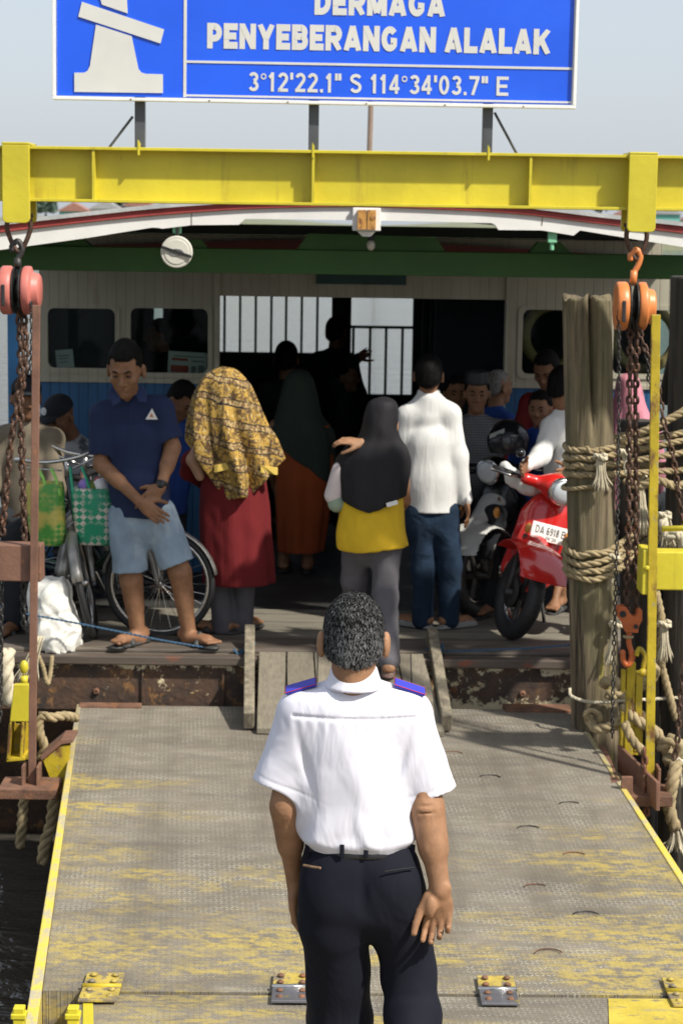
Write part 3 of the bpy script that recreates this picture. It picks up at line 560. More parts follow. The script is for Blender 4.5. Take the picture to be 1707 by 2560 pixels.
mb = MB(); strip(mb, [np.array((u, 0, 2.2-.03*abs(u)**1.5)) for u in np.linspace(UL, UR, 20)], [np.array((u, 0, 2.135-.035*abs(u)**1.5)) for u in np.linspace(UL, UR, 20)], VW-.06, VW-.02); fb('maroon_trim', M('maroon trim', (.13, .025, .02), .6), mb=mb)
mb = MB(); mb.box((UL, VW, topz+.002), (UR, VW+.05, 2.22)); fb('gable_board', m_cream, mb=mb)
for a_, b_ in ((op[1]-.005, op[1]+.008), (op[0]-.03, op[0]+.003)): mb = MB(); mb.box((a_, VW-.02, 0), (b_, VW+.06, 2.09)); fb('door_post', M('cream post', sc(CREAM, .9), .5), mb=mb, bevel=.004)
def rrect(h, r, n=5):
    pts = []
    for cx, cz, a0 in ((h[1]-r, h[3]-r, 0), (h[0]+r, h[3]-r, 90), (h[0]+r, h[2]+r, 180), (h[1]-r, h[2]+r, 270)):
        for k in range(n+1): a = R(a0+90*k/n); pts.append((cx+r*math.cos(a), cz+r*math.sin(a)))
    return pts
for h in wins:
    mb = MB(); o = (h[0]-.025, h[1]+.025, h[2]-.025, h[3]+.025); a, b = rrect(o, .05), rrect((h[0]+.006, h[1]-.006, h[2]+.006, h[3]-.006), .045); n = len(a)
    Vv = [(x, v, z) for v in (VW-.01, VW+.03) for P_ in (a, b) for x, z in P_]
    Fc = []
    for i in range(n): j = (i+1) % n; Fc += [(i, j, n+j, n+i), (n+i, n+j, 3*n+j, 3*n+i), (2*n+i, i, j, 2*n+j)[::-1]]
    mb.add(Vv, Fc); wf = fb('window', m_cream, mb=mb)
    mb = MB(); mb.box((h[0]-.003, VW+.03, h[2]-.003), (h[1]+.003, VW+.036, h[3]+.003)); fb('pane', m_glass, wf, mb=mb)
# signs and papers of the cabin
p0, p1 = lf(790, 690, VW), lf(1015, 712, VW); mb = MB(); mb.box((p0[0], VW-.02, p1[2]), (p1[0], VW-.004, p0[2]+.02)); h = fb('name_board', M('dark green board', (.01, .05, .045), .5), mb=mb)
def paper(x0, y0, x1, y1, rot, marks, v=VW+.045):
    a, b = lf(x0, y1, v), lf(x1, y0, v); c = (a+b)/2; c[1] = v; hx_, hz_ = (b[0]-a[0])/2, (b[2]-a[2])/2; ax = np.array([math.cos(rot), 0, math.sin(rot)]); az = np.array([-math.sin(rot), 0, math.cos(rot)])
    mb = MB(); mb.obox(c, (hx_, .003, hz_), (ax, (0, 1, 0), az)); pp = fb('paper_notice', m_paper, mb=mb)
    for (mx0, mz0, mx1, mz1, mm) in marks:
        mb = MB(); mb.obox(c+ax*hx_*(mx0+mx1)/2+az*hz_*(mz0+mz1)/2+np.array([0, -.006, 0]), (hx_*(mx1-mx0)/2, .001, hz_*(mz1-mz0)/2), (ax, (0, 1, 0), az)); fb('printed_block', mm, pp, mb=mb)
m_ink = M('grey ink', (.28, .28, .28), .8, bump=0); m_inkr = M('red ink', (.5, .1, .07), .8, bump=0)
paper(140, 874, 184, 920, .1, [(-.6, .3, .6, .42, m_ink), (-.6, .0, .5, .1, m_ink), (-.6, -.35, .4, -.25, m_ink)], VW+.07)
paper(420, 880, 518, 936, -.05, [(-.85, -.8, .05, -.2, m_inkr), (-.7, .55, .8, .65, m_ink), (-.8, .2, .0, .42, m_inkr), (.2, .15, .85, .3, m_ink), (.2, -.8, .45, -.2, m_ink), (.55, -.9, .85, -.1, m_ink)], VW+.07)
# sides, interior and rear wall
for s, u in ((-1, UL), (1, UR)):
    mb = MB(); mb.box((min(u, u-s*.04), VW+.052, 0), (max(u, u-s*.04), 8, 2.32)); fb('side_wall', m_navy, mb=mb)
VB = 7.9
bw = [hole(548, 735, 829, 881, VB), hole(877, 735, 1031, 986, VB), hole(259, 770, 270, 884, VB), hole(384, 758, 407, 848, VB), hole(122, 800, 128, 870, VB)]
bw[0] = (*bw[0][:3], 1.98); bw[1] = (*bw[1][:3], 1.98)
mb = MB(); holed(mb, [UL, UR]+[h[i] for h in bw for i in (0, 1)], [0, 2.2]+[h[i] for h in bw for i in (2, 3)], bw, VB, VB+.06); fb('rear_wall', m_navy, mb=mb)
mb = MB()
for x in (561, 600, 639, 678, 715, 754, 793): p = lf(x, 800, VB); mb.cyl((p[0], VB+.02, bw[0][2]), (p[0], VB+.02, bw[0][3]), .012, 8)
fb('window_bar', m_green, mb=mb)
mb = MB()
for x in (884, 926, 966, 1007): p = lf(x, 800, VB); mb.cyl((p[0], VB+.02, bw[1][2]), (p[0], VB+.02, lf(900, 817, VB)[2]), .013, 8)
p = lf(900, 817, VB); mb.tube([(bw[1][0], VB+.02, p[2]), (bw[1][1], VB+.02, p[2])], .014, 8); fb('rear_railing', m_green, mb=mb)
mb = MB()
for x in (1058, 1078): p = lf(x, 900, 5.5); mb.box((p[0]-.015, 5.5, 0), (p[0]+.015, 5.53, 2.1))
fb('inner_post', m_navy, mb=mb)
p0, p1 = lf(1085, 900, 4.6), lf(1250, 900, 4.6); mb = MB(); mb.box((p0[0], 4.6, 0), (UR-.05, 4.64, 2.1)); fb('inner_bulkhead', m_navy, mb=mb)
# blue corner post, rail
p0, p1 = lf(19, 900, 1.1), lf(47, 900, 1.1); mb = MB(); mb.box((p0[0], 1.1, -.02), (p1[0], 1.16, 2.2)); fb('corner_post', m_blue, mb=mb, bevel=.004)
mb = MB(); mb.box((p0[0]-.02, 1.04, -.02), (p1[0]+.03, 1.2, .22)); fb('post_base', M('bright blue paint', (.05, .3, .62), .5, var=.2), mb=mb, bevel=.006)
mb = MB(); mb.box((UL-.02, .15, -.3), (UL+.05, 8, .1)); fb('gunwale', m_blue, mb=mb, bevel=.006)
mb = MB(); mb.box((UR-.05, .15, -.3), (UR+.02, 8, .1)); fb('gunwale', m_blue, mb=mb, bevel=.006)
# lamp hanging under the fascia, bulb
LC = fw(*lf(442, 629, .28)); lamp = thing('round_lamp', 'round white covered lamp hanging below the ferry roof edge', 'lamp', LC)
mb = MB(); mb.lathe(LC+(0, .05, 0), (0, -1, 0), [(0, .05), (.02, .075), (.05, .085), (.062, .085), (.066, .08), (.066, .066), (.07, .064), (.071, .002)], 48); mb.build('lamp_cover', M('cream lamp cover', (.6, .58, .5), .6, var=.06, bump=.0006), lamp)
mb = MB(); mb.obox(LC+(0, -.027, 0), (.084, .003, .008), (nrm((1, 0, -.32)), (0, 1, 0), nrm((.32, 0, 1)))); mb.build('strap', m_black, lamp)
mb = MB(); mb.tube([LC+(.036*math.cos(a), -.0235, -.002+.017*math.sin(a)) for a in np.linspace(0, 2*math.pi, 29)[:-1]], .0025, 6, closed=True)
for dx in (-.02, -.008, .006, .02): mb.obox(LC+(dx, -.0235, -.002), (.0025, .002, .008), np.eye(3))
mb.build('emblem', M('grey emblem', (.2, .2, .2), .6, bump=0), lamp)
mb = MB(); mb.tube([LC+(0, .03, .075), LC+(0, .03, .13)], .008); mb.build('hanger', m_iron, lamp)
bc = fw(*lf(927, 612, .5)); t = thing('light_bulb', 'small unlit light bulb hanging at the middle of the ferry roof', 'bulb', bc)
mb = MB(); mb.ball(bc, (.024, .024, .03)); mb.build('bulb', M('frosted glass', (.5, .48, .42), .3), t, True); mb = MB(); mb.cyl(bc+(0, 0, .025), bc+(0, 0, .075), .018); mb.cyl(bc+(0, 0, .07), bc+(0, 0, .16), .005); mb.build('socket', m_black, t)
# life buoys behind the right windows
for (x, y), lab in (((1388, 838), 'dull tan lifebuoy ring behind the cabin window left of the timber pile'), ((1612, 846), 'dull tan lifebuoy ring behind the window at the far right')):
    c = fw(*lf(x, y, VW+.16)); mb = MB(); mb.ring(c, (0, 1, .1), .2, .036, 36, 10); tag(mb.build('lifebuoy', M('tan lifebuoy', (.42, .3, .13), .6, var=.2), smooth=True), lab, 'lifebuoy', 'lifebuoys behind the cabin windows')
# ---------------------------------------------------------------- gantry beam
BY = 9.4
bt, bb = at(853, 375, BY)[2], at(853, 514, BY)[2]
gan = thing('gantry_beam', 'long yellow steel gantry beam spanning above the ferry roof', 'beam', (0, BY, bt-.3))
XL, XR = -2.9, 3.0
mb = MB(); mb.box((XL, BY+.072, bb+.0145), (XR, BY+.082, bt-.0145)); mb.build('web', m_yel, gan)
for z in (bt-.007, bb+.007): mb = MB(); mb.box((XL, BY, z-.007), (XR, BY+.154, z+.007)); mb.build('flange', m_yel, gan, bevel=.002)
for x in (235, 783, 1325):
    p = at(x, 440, BY+.03); mb = MB()
    mb.box((p[0]-.006, BY+.006, bb+.0142), (p[0]+.006, BY+.0715, bt-.0142)); mb.build('stiffener', m_yel, gan)
for x in (347, 783, 1222): p = at(x, 372, BY); mb = MB(); mb.prism([(p[0]-.005, BY-.004, bt-.035), (p[0]+.005, BY-.004, bt-.035), (p[0]+.005, BY-.004, bt+.02), (p[0]-.005, BY-.004, bt+.035)], (0, .03, 0)); mb.build('lug', m_yel, gan)
for x in (XL, XR): mb = MB(); mb.box((x-.1, BY-.03, WZ-1), (x+.1, BY+.17, bt+.05)); mb.build('column', m_yel, gan, bevel=.006)
for (x0, x1, yb, yt) in ((6, 74, 556, 360), (1567, 1638, 579, 385)):
    p0, p1 = at(x0, yb, BY-.03), at(x1, yb, BY-.03); zt_ = at(x0, yt, BY-.03)[2]; z0 = p0[2]; r = .02
    pts = [(p0[0], BY-.03, zt_), (p0[0], BY-.03, z0+r), (p0[0]+r*.3, BY-.03, z0+r*.3), (p0[0]+r, BY-.03, z0), (p1[0]-r, BY-.03, z0), (p1[0]-r*.3, BY-.03, z0+r*.3), (p1[0], BY-.03, z0+r), (p1[0], BY-.03, zt_)]
    mb = MB(); mb.prism(pts, (0, .028, 0)); mb.box((p0[0], BY-.03, zt_+.0005), (p1[0], BY+.2, zt_+.012)); mb.prism([(a, BY+.17, c) for a, b, c in pts], (0, .028, 0)); mb.build('hanger_strap', m_yel, gan, bevel=.003)
# ---------------------------------------------------------------- sign on the beam
SY = BY+.08
def sp(px, py): return at(px, py, SY)
S0 = sp(133, 248); S1 = sp(1437, 272); ang = math.atan2(S1[2]-S0[2], S1[0]-S0[0]); sux = np.array([math.cos(ang), 0, math.sin(ang)]); suz = np.array([-math.sin(ang), 0, math.cos(ang)])
SW = np.linalg.norm(S1-S0); SH = .76
def sq(a, b, y=0): return S0+sux*a*SW+suz*b+np.array([0, y, 0])
sgn = thing('landing_sign', 'big blue landing sign with white bollard emblem and lettering above the beam', 'sign', S0)
m_sblue = M('blue sign film', (.012, .1, .74), .35, var=.08, vs=2, bump=0, spots=[((.02, .13, .8), 2, .5, .8, (.5, 1, 1)), ((.03, .08, .4), 4, .66, .85, (1, 1, .2))]); m_swhite = M('aged white film', (.62, .61, .56), .5, var=.04, bump=0)
A3 = (sux, (0, 1, 0), suz)
def srect(mb, a0, b0, a1, b1, y0, y1): mb.obox((sq(a0, b0)+sq(a1, b1))/2+np.array([0, (y0+y1)/2, 0]), ((a1-a0)*SW/2, (y1-y0)/2, (b1-b0)/2), A3)
mb = MB(); srect(mb, .008, .02, .992, SH-.02, -.01, .01); mb.build('panel', m_sblue, sgn)
mb = MB(); fr_ = .0145
srect(mb, 0, 0, 1, fr_, -.03, .02); srect(mb, 0, SH-fr_, 1, SH, -.03, .02); srect(mb, 0, fr_+.0002, fr_/SW, SH-fr_-.0002, -.03, .02); srect(mb, 1-fr_/SW, fr_+.0002, 1, SH-fr_-.0002, -.03, .02); mb.build('frame', m_white, sgn, bevel=.002)
mb = MB(); px_ = lambda x: (x-133)/1304.
def zrel(px, py): p = sp(px, py)-S0; return p@suz
zd = zrel(950, 162); q = .0055
srect(mb, px_(458.5), .022, px_(466), SH-.022, -.0135, -.009)
srect(mb, px_(466.2), zd-q, px_(1426), zd+q, -.0135, -.009); srect(mb, px_(1426.2), .022, px_(1432.5), SH-.022, -.0135, -.009); srect(mb, px_(466.2), .026, px_(1426), .035, -.0135, -.009); mb.build('white_rule', m_swhite, sgn)
def semb(poly): mb.prism([sp(x, y)+np.array([0, -.017, 0]) for x, y in poly], (0, .005, 0))
mb = MB(); semb([(187, 181), (212, 181), (220, 176), (226, 164), (241, 61), (330, 90), (347, 172), (355, 181), (366, 184), (408, 185), (408, 232), (187, 229)]); mb.build('emblem', m_swhite, sgn)
mb = MB(); semb([(206, 4), (411, 73), (402, 108), (197, 41)]); mb.build('emblem_bar', m_swhite, sgn)
mb = MB(); semb([(256, 11), (252, -4), (232, -40), (238, -70), (262, -84), (310, -84), (330, -70), (332, -40), (318, -4), (320, 33)]); mb.build('emblem_cap', m_swhite, sgn)
k = SW/1304; UN = np.array([0, -1., 0])
def sline(txt, x0, yb, x1, hh, t, gap=.08, dw=.6):
    mb = MB(); o = sp(x0, yb)+np.array([0, -.0115, 0]); strokes(mb, txt, (x1-x0)/1304.*SW, hh, o, sux, suz, UN, t, gap, dw); mb.build('lettering', m_swhite, sgn)
sline('PENYEBERANGAN ALALAK', 518, 120, 1372, 62*k, .27); sline('DERMAGA', 786, 36, 1110, 62*k, .27)
sline("3*12'22.1\" S 114*34'03.7\" E", 621, 227, 1269, 47*k, .17, .12, .58)
for a in (.15, .3, .45, .6, .75, .9): mb = MB(); mb.lathe(sq(a, .007)+np.array([0, -.031, 0]), (0, -1, 0), [(0, .004), (.003, .003)], 8); mb.build('rivet', m_rust, sgn)
for x in (348, 784, 1220):
    p = at(x, 300, SY); mb = MB(); mb.box((p[0]-.024, SY+.022, bt+.0005), (p[0]+.024, SY+.07, bt+1.15)); mb.build('post', m_post, sgn, bevel=.003)
for a, b in (((332, 290), (272, 362)), ((1236, 280), (1292, 380))): mb = MB(); q0 = at(a[0], a[1], SY+.05); q1 = at(b[0], b[1], SY+.06); q1[2] = bt; mb.tube([q0, q1], .0065, 8); mb.build('brace', m_post, sgn)
p = at(929, 300, 16); mb = MB(); mb.tube([(p[0]-.02, 16, 2.4), (p[0], 16, 3.9)], .022, 10); mb.ball((p[0], 16, 3.9), .04); tag(mb.build('mast_pole', M('brown pole', (.2, .14, .1), .6)), 'thin brown mast pole rising behind the beam below the sign', 'pole')
# ---------------------------------------------------------------- people
SKIN = [(.29, .155, .085), (.24, .122, .066), (.19, .093, .05)]
m_skin = [fabric('skin %d' % i, c, .55, var=.16, fold=.004, fs=26, fst=(1, 1, .6), weave=.0006, vs=24, spots=[(sc(c, 1.25), 9, .55, .8, (1, 1, .6))]) for i, c in enumerate(SKIN)]
m_hair = M('black hair', (.007, .0065, .006), .7, spec=.12, var=.4, vs=60, bump=.003, bs=160, st=(1, 1, .25)); m_eye = M('dark eye', (.015, .01, .008), .2, bump=0); m_lip = M('lip', (.2, .075, .055), .5, bump=0)
m_sandal = M('dark sandal rubber', (.035, .035, .033), .6, var=.2)
def frame(f, u):
    f = nrm(f); u = nrm(np.array(u)-f*np.dot(u, f)); return np.cross(f, u), f, u
def head_sdf(S, c, f, u, s=1., ears=True):
    r, f, u = frame(f, u); A = (r, f, u); P = lambda a, b, d: c+s*(r*a+f*b+u*d)
    S.ell(P(0, -.012, .032), np.array((.075, .093, .09))*s, A, .02); S.cone(P(0, .012, -.02), P(0, .045, -.083), .062*s, .034*s, .03); S.ell(P(0, .036, -.03), np.array((.058, .054, .078))*s, A, .02)
    for q in (-1, 1):
        S.ell(P(q*.041, .062, -.022), np.array((.021, .02, .018))*s, A, .02); S.ell(P(q*.031, .098, .006), np.array((.015, .014, .011))*s, A, .014, 's'); S.ell(P(q*.031, .078, .004), np.array((.014, .011, .009))*s, A, .004)
        S.cone(P(q*.012, .089, .026), P(q*.046, .078, .024), .009*s, .008*s, .012); S.ell(P(q*.013, .093, -.034), np.array((.009, .011, .008))*s, A, .006)
        if ears:
            S.ell(P(q*.081, -.012, -.008), np.array((.011, .021, .034))*s, A, .006); S.ell(P(q*.09, -.004, -.006), np.array((.006, .01, .018))*s, A, .005, 's')
    S.cone(P(0, .084, .014), P(0, .106, -.028), .008*s, .012*s, .012); S.cone(P(-.018, .082, -.055), P(.018, .082, -.055), .007*s, .007*s, .008); S.cone(P(-.015, .081, -.066), P(.015, .081, -.066), .008*s, None, .006); S.ell(P(0, .066, -.094), np.array((.022, .02, .018))*s, A, .02)
def hair_obj(parent, c, f, u, s=1., mat=None, line=(.012, 1.0), grow=.009, name='hair', vox=.005, top=0):
    r, f, u = frame(f, u); A = (r, f, u); c = np.array(c); S = SDF(vox); g = grow
    S.ell(c+s*(f*-.012+u*(.032+top)), np.array((.072+g, .093+g, .092+g+top))*s, A); S.ell(c+s*(f*-.03+u*-.02), np.array((.068+g, .075, .07))*s, A, .02)
    S.half(c+s*u*line[0], -(u-f*line[1]), .012)
    for q in (-1, 1): S.ell(c+s*(r*q*.056+f*.085+u*.066), np.array((.026, .05, .026))*s, A, .008, 's')
    S.disp(lambda x, y, z: .0016*sn(x, y, z, 38, 3)); return S.obj(name, mat or m_hair, parent)
def face_bits(parent, c, f, u, s=1.):
    r, f, u = frame(f, u); P = lambda a, b, d: c+s*(r*a+f*b+u*d); mb = MB()
    for q in (-1, 1): mb = MB(); mb.tube([P(q*.019, .083, .005), P(q*.031, .0895, .0045), P(q*.043, .079, .004)], [.003*s, .0055*s, .003*s], 6); mb.build('eye', m_eye, parent, True)
    for q in (-1, 1): mb = MB(); mb.tube([P(q*.015, .097, .024), P(q*.03, .093, .031), P(q*.047, .08, .027)], [.003*s, .0045*s, .002*s], 6); mb.build('eyebrow', m_hair, parent, True)
    mb = MB(); mb.tube([P(-.024, .083, -.061), P(0, .0905, -.0605), P(.024, .083, -.061)], [.0015*s, .0045*s, .0015*s], 6); mb.build('lip', m_lip, parent, True)
def hand_sdf(S, w_, d, n, t, curl=.5, s=1., thumb=.6, spread=.12):
    d = nrm(d); n = nrm(n-d*np.dot(n, d)); t = nrm(t-d*np.dot(t, d)-n*np.dot(t, n)); w_ = np.array(w_)
    S.ell(w_+s*d*.048, np.array((.052, .039, .016))*s, (d, t, n), .012); S.cone(w_, w_+s*d*.03, .022*s, .022*s, .015, flat=(n, .75)); S.ell(w_+s*(d*.03+t*.024+n*.006), np.array((.03, .018, .015))*s, (d, t, n), .01)
    for i, (o, L) in enumerate(((.029, .072), (.0095, .08), (-.0105, .074), (-.0295, .058))):
        a = curl*(.5+.12*i); p = w_+s*(d*(.088-.006*abs(i-1))+t*o); dd = nrm(d+t*spread*(1.2-i*.8)*.35); c0 = p-dd*.02*s
        for q, fr_ in enumerate((.45, .31, .24)):
            a1 = a*(q+.5); e = p+s*L*fr_*(dd*math.cos(a1)+n*math.sin(a1)); S.cone(p if q else c0, e, (.0094-.0007*q)*s, (.0087-.0007*q)*s, .004 if q == 0 else .002); p = e
    p = w_+s*(d*.022+t*.03+n*.006); v = nrm(d*.75+t*thumb+n*.35)
    for q, L in enumerate((.042, .032, .026)):
        e = p+s*L*v; S.cone(p, e, (.0135-.0017*q)*s, (.0118-.0017*q)*s, .008 if q == 0 else .002); p = e; v = nrm(v+d*.25+n*.12-t*.1)
def foot_sdf(S, an, toe_dir, zg, s=1.):
    an = np.array(an); t = nrm((toe_dir[0], toe_dir[1], 0)); heel = np.array([an[0], an[1], zg+.032*s])-t*.035*s; ball = heel+t*.165*s+(0, 0, -.006*s)
    S.cone(an, heel+(0, 0, .01*s), .036*s, .032*s, .02); S.cone(heel, ball, .031*s, .033*s, .02, flat=((0, 0, 1), .75)); S.cone(an-(0, 0, .02), ball, .03*s, .018*s, .03)
    sd_ = np.cross(t, (0, 0, 1))
    for i, o in enumerate((-.03, -.013, .002, .016, .029)): S.cone(ball+sd_*o*s, ball+sd_*o*s*1.1+t*(.062-.006*i)*s+(0, 0, -.006*s), .0115*s, .0095*s, .006)
    return heel, ball, t
def sandal(parent, an, toe_dir, zg, mat, s=1., name='sandal', closed=False):
    an = np.array(an); t = nrm((toe_dir[0], toe_dir[1], 0)); sd_ = np.cross(t, (0, 0, 1)); o = np.array([an[0], an[1], zg])-t*.075*s; S = SDF(.006)
    for q in (0, .06, .12, .18): S.ell(o+t*(.045+q)*s+(0, 0, .012), np.array((.06, .043-.004*(q == 0), .013))*s, (t, sd_, (0, 0, 1)), .01)
    if closed: S.cone(o+t*.06*s+(0, 0, .045*s), o+t*.2*s+(0, 0, .03*s), .042*s, .036*s, .02, flat=(sd_, .95)); S.ell(o+t*.22*s+(0, 0, .026), np.array((.05, .045, .03))*s, (t, sd_, (0, 0, 1)))
    else: S.cone(o+t*.165*s-sd_*.04*s+(0, 0, .02), o+t*.15*s+(0, 0, .062*s), .016*s, .016*s, .01); S.cone(o+t*.165*s+sd_*.04*s+(0, 0, .02), o+t*.15*s+(0, 0, .062*s), .016*s, .016*s, .01)
    S.half((0, 0, zg+.003), (0, 0, -1)); return S.obj(name, mat, parent)
def wrinkle(amp, f=9, seed=1, sq=.45): return lambda x, y, z: amp*sn(x, y, z*sq, f, seed)
def person(label, base, group=None): return thing('person', label, 'person', base, 0, group)
def figure(label, Y, J, f, zg=0., s=1., skin=0, top=None, bot=None, shoe=None, hair=True, head_f=None, head_u=(0, 0, 1), chest=.165, flat=.64, hem=None, long_=True, hands=None, toes=None, face=False, group=None, vox=.0075, legs=True, fat=1., bot_len=None, sleeve_r=.052, nohead=False, wr_amp=.005, shoes_closed=False, zfs=None, vneck=False, hs=1.):
    """A dressed figure from joints given as photo pixels and a depth offset."""
    P = {k: (v if isinstance(v, np.ndarray) else at(v[0], v[1], Y+(v[2] if len(v) > 2 else 0))) for k, v in J.items()}; f = nrm(f); up = np.array([0, 0, 1.]); r = np.cross(f, up); s_ = s
    base = np.array([P['hipL'][0]*.5+P['hipR'][0]*.5, Y, zg]); t = person(label, base, group); hf = nrm(head_f if head_f is not None else f); hu = frame(hf, head_u)[2]
    Mid = (P['shL']+P['shR'])/2; H = (P['hipL']+P['hipR'])/2; nk = P['neck']; hd = P['head']; S = SDF(vox); ch = Mid+(H-Mid)*.3; be = Mid+(H-Mid)*.68
    if not nohead: head_sdf(S, hd, hf, hu, s*hs)
    S.cone(hd-hu*.06*s-hf*.02*s, nk, .05*s, .056*s, .02); S.cone(P['shL'], P['shR'], .04*s, None, .04); S.cone(ch, be, chest*s*.9, chest*s*.78, .04, flat=(f, flat)); S.cone(be, H, chest*.7*s, chest*.68*s, .04, flat=(f, flat))
    for q in 'LR':
        a = [P[k+q] for k in ('sh', 'el', 'wr')]; S.chain(a, [.044*s*fat, .038*s*fat, .026*s], .02); S.cone(a[1]+(a[2]-a[1])*.1, a[1]+(a[2]-a[1])*.45, .038*s*fat, .037*s*fat, .02)
        hd_ = (hands or {}).get(q); dft = nrm(a[2]-a[1]); sg = 1 if np.dot(a[0]-Mid, r) > 0 else -1
        if hd_ is None: hd_ = (dft, -sg*r, f, .5)
        hand_sdf(S, a[2], hd_[0], np.array(hd_[1], float), np.array(hd_[2], float), hd_[3], s)
        if legs:
            l = [P[k+q] for k in ('hip', 'kn', 'an')]; kk = .82 if (bot is not None and bot_len is None) else 1.; S.chain(l, [.075*s*kk, .055*s*kk, .036*s], .03); S.cone(l[1]+(l[2]-l[1])*.15-f*.012, l[1]+(l[2]-l[1])*.45-f*.014, .05*s*kk, .046*s*kk, .02)
            td = (toes or {}).get(q, f); z_ = (zfs or {}).get(q, zg); foot_sdf(S, l[2], td, z_+.018, s)
    S.obj('body', m_skin[skin], t)
    if top is not None:
        S = SDF(vox*.95); cut = ((np.array([0, 0, hem]), (0, 0, -1)),) if hem is not None else (); c_ = chest*s
        S.cone(ch, be, c_, c_*.92, .05, flat=(f, flat+.06)); lo_ = H if hem is None else np.array([H[0], H[1], min(H[2], hem)]); S.cone(be, lo_, c_*.92, c_*1.0, .05, flat=(f, flat+.08), cut=cut)
        S.cone(P['shL']*.75+P['shR']*.25, P['shR']*.75+P['shL']*.25, .062*s, None, .05); S.cone(nk-(0, 0, .02), Mid, .062*s, .07*s, .05)
        for q in 'LR': S.cone(nk-(0, 0, .02), P['sh'+q], .05*s, .052*s, .05)
        for q in 'LR':
            a = [P[k+q] for k in ('sh', 'el', 'wr')]
            if long_:
                S.chain(a, [.057*s, sleeve_r*s, .036*s], .04); d_ = nrm(a[2]-a[1]); S.cone(a[2]-d_*.03, a[2]+d_*.005, .036*s, .037*s, .01, cut=((a[2]+d_*.004, d_),))
            else:
                e = a[0]+(a[1]-a[0])*.82; d_ = nrm(a[1]-a[0]); S.cone(a[0], e+d_*.05, .058*s, .066*s, .045, cut=((e, d_),)); S.cone(e-d_*.03, e+d_*.1, .052*s, .052*s, .004, 's')
        if vneck: S.cone(nk+f*.085+(0, 0, .04), nk+f*.118-(0, 0, .07), .048, .012, .004, 's')
        S.disp(wrinkle(wr_amp, 7, 5)); S.obj('shirt', top, t)
        mb = None
    if bot is not None:
        S = SDF(vox*.95); S.cone(H+(0, 0, .04), H-(0, 0, .05), .14*s*chest/.165, .142*s*chest/.165, .05, flat=(f, flat+.08))
        for q in 'LR':
            l = [P[k+q] for k in ('hip', 'kn', 'an')]
            if bot_len is None: S.chain(l, [.085*s, .068*s, .062*s], .03, cut=()); d_ = nrm(l[2]-l[1])
            else:
                e = l[0]+(l[1]-l[0])*bot_len; d_ = nrm(l[1]-l[0]); S.cone(l[0], e+d_*.08, (.09*s), .092*s, .03, cut=((e, d_),)); S.cone(e-d_*.04, e+d_*.1, .075*s, .075*s, .004, 's')
        S.disp(wrinkle(.005, 8, 9, .8)); S.obj('trousers' if bot_len is None else 'shorts', bot, t)
    if legs and shoe is not None:
        for q in 'LR': sandal(t, P['an'+q], (toes or {}).get(q, f), (zfs or {}).get(q, zg), shoe, s, 'shoe' if shoes_closed else 'sandal', shoes_closed)
    if hair is True and not nohead:
        cp = hair_obj(t, hd, hf, hu, s*hs); strands(cp, t, hd, hf, hu, 2500, 0, 4, 1.2, .0012)
    if face: face_bits(t, hd, hf, hu, s*hs)
    return t, P, hf, hu
BK = np.array([0, 1., 0])               # facing away from the viewer
# ================================================================ the officer walking down to the ferry
Y0 = 5.2; A_ = lambda x, y, d=0.: at(x, y, Y0+d)
zg0 = -.452+(6.89-5.3)*.054
off = person('man seen from behind in white short sleeved uniform shirt walking down the ramp', (A_(890, 2200)[0], Y0, zg0))
HC = A_(884, 1603, -.0); hu_ = frame((0, 1, -.12), (0, 0, 1))[2]; hf_ = frame((0, 1, -.12), (0, 0, 1))[1]
S = SDF(.0042); head_sdf(S, HC, hf_, hu_, 1.04)
for q in (-1, 1): S.ell(HC+np.array([q*.088, -.012, -.006]), (.0085, .02, .034), (nrm((1, -.35*q, 0)), nrm((.35*q, 1, 0)), (0, 0, 1)), k=.006)
S.cone(HC-hu_*.05-hf_*.025, A_(884, 1700, -.02), .056, .06, .02); S.cone(HC-hu_*.02-hf_*.05, HC-hu_*.1-hf_*.035, .045, .05, .02)
S.cone(A_(775, 1790), A_(1000, 1795), .045, None, .04); S.cone(A_(884, 1860), A_(887, 2080), .13, .12, .04, flat=((0, 1, 0), .62)); S.cone(A_(890, 2150), A_(905, 2220), .1, .1, .04, flat=((0, 1, 0), .65))
la = [A_(735, 1815), A_(712, 2012, -.02), A_(738, 2208, .06)]; ra = [A_(1035, 1820), A_(1066, 2012, -.03), A_(1100, 2226, -.085)]
S.chain(la, [.048, .036, .0235], .02); S.cone(la[1]+(la[2]-la[1])*.08, la[1]+(la[2]-la[1])*.5, .036, .034, .02); S.ell(la[1]+(0, -.012, -.0), (.022, .02, .026), k=.02)
S.chain(ra, [.05, .0415, .0265], .02); S.cone(ra[1]+(ra[2]-ra[1])*.08, ra[1]+(ra[2]-ra[1])*.5, .0425, .0395, .02); S.ell(ra[1]+(-.004, -.022, -.004), (.024, .02, .026), k=.02)
for q in (-.012, .008): S.cone(ra[1]+(-.03, -.046, q), ra[1]+(.022, -.05, q+.004), .0022, None, .006, 's')
S.ell(ra[2]+(.017, -.012, .012), (.009, .009, .01), k=.012)
hand_sdf(S, la[2], (-.02, .06, -1), np.array([1., -.15, 0]), np.array([.1, 1, 0]), .55, 1.0)
hand_sdf(S, ra[2], (-.06, .1, -1), np.array([-.12, -1., -.1]), np.array([-1., .12, 0]), 1.25, 1.02, .34); S.ell(ra[2]+(-.024, -.02, -.045), (.016, .012, .03), k=.012); S.ell(ra[2]+(.0, -.024, -.075), (.016, .01, .022), k=.014, mode='s')
for q, (o1, o2) in enumerate((((-.028, -.016, -.03), (.0, -.021, -.085)), ((.012, -.02, -.028), (-.012, -.02, -.088)))): S.cone(ra[2]+o1, ra[2]+o2, .0016, None, .005, 's')
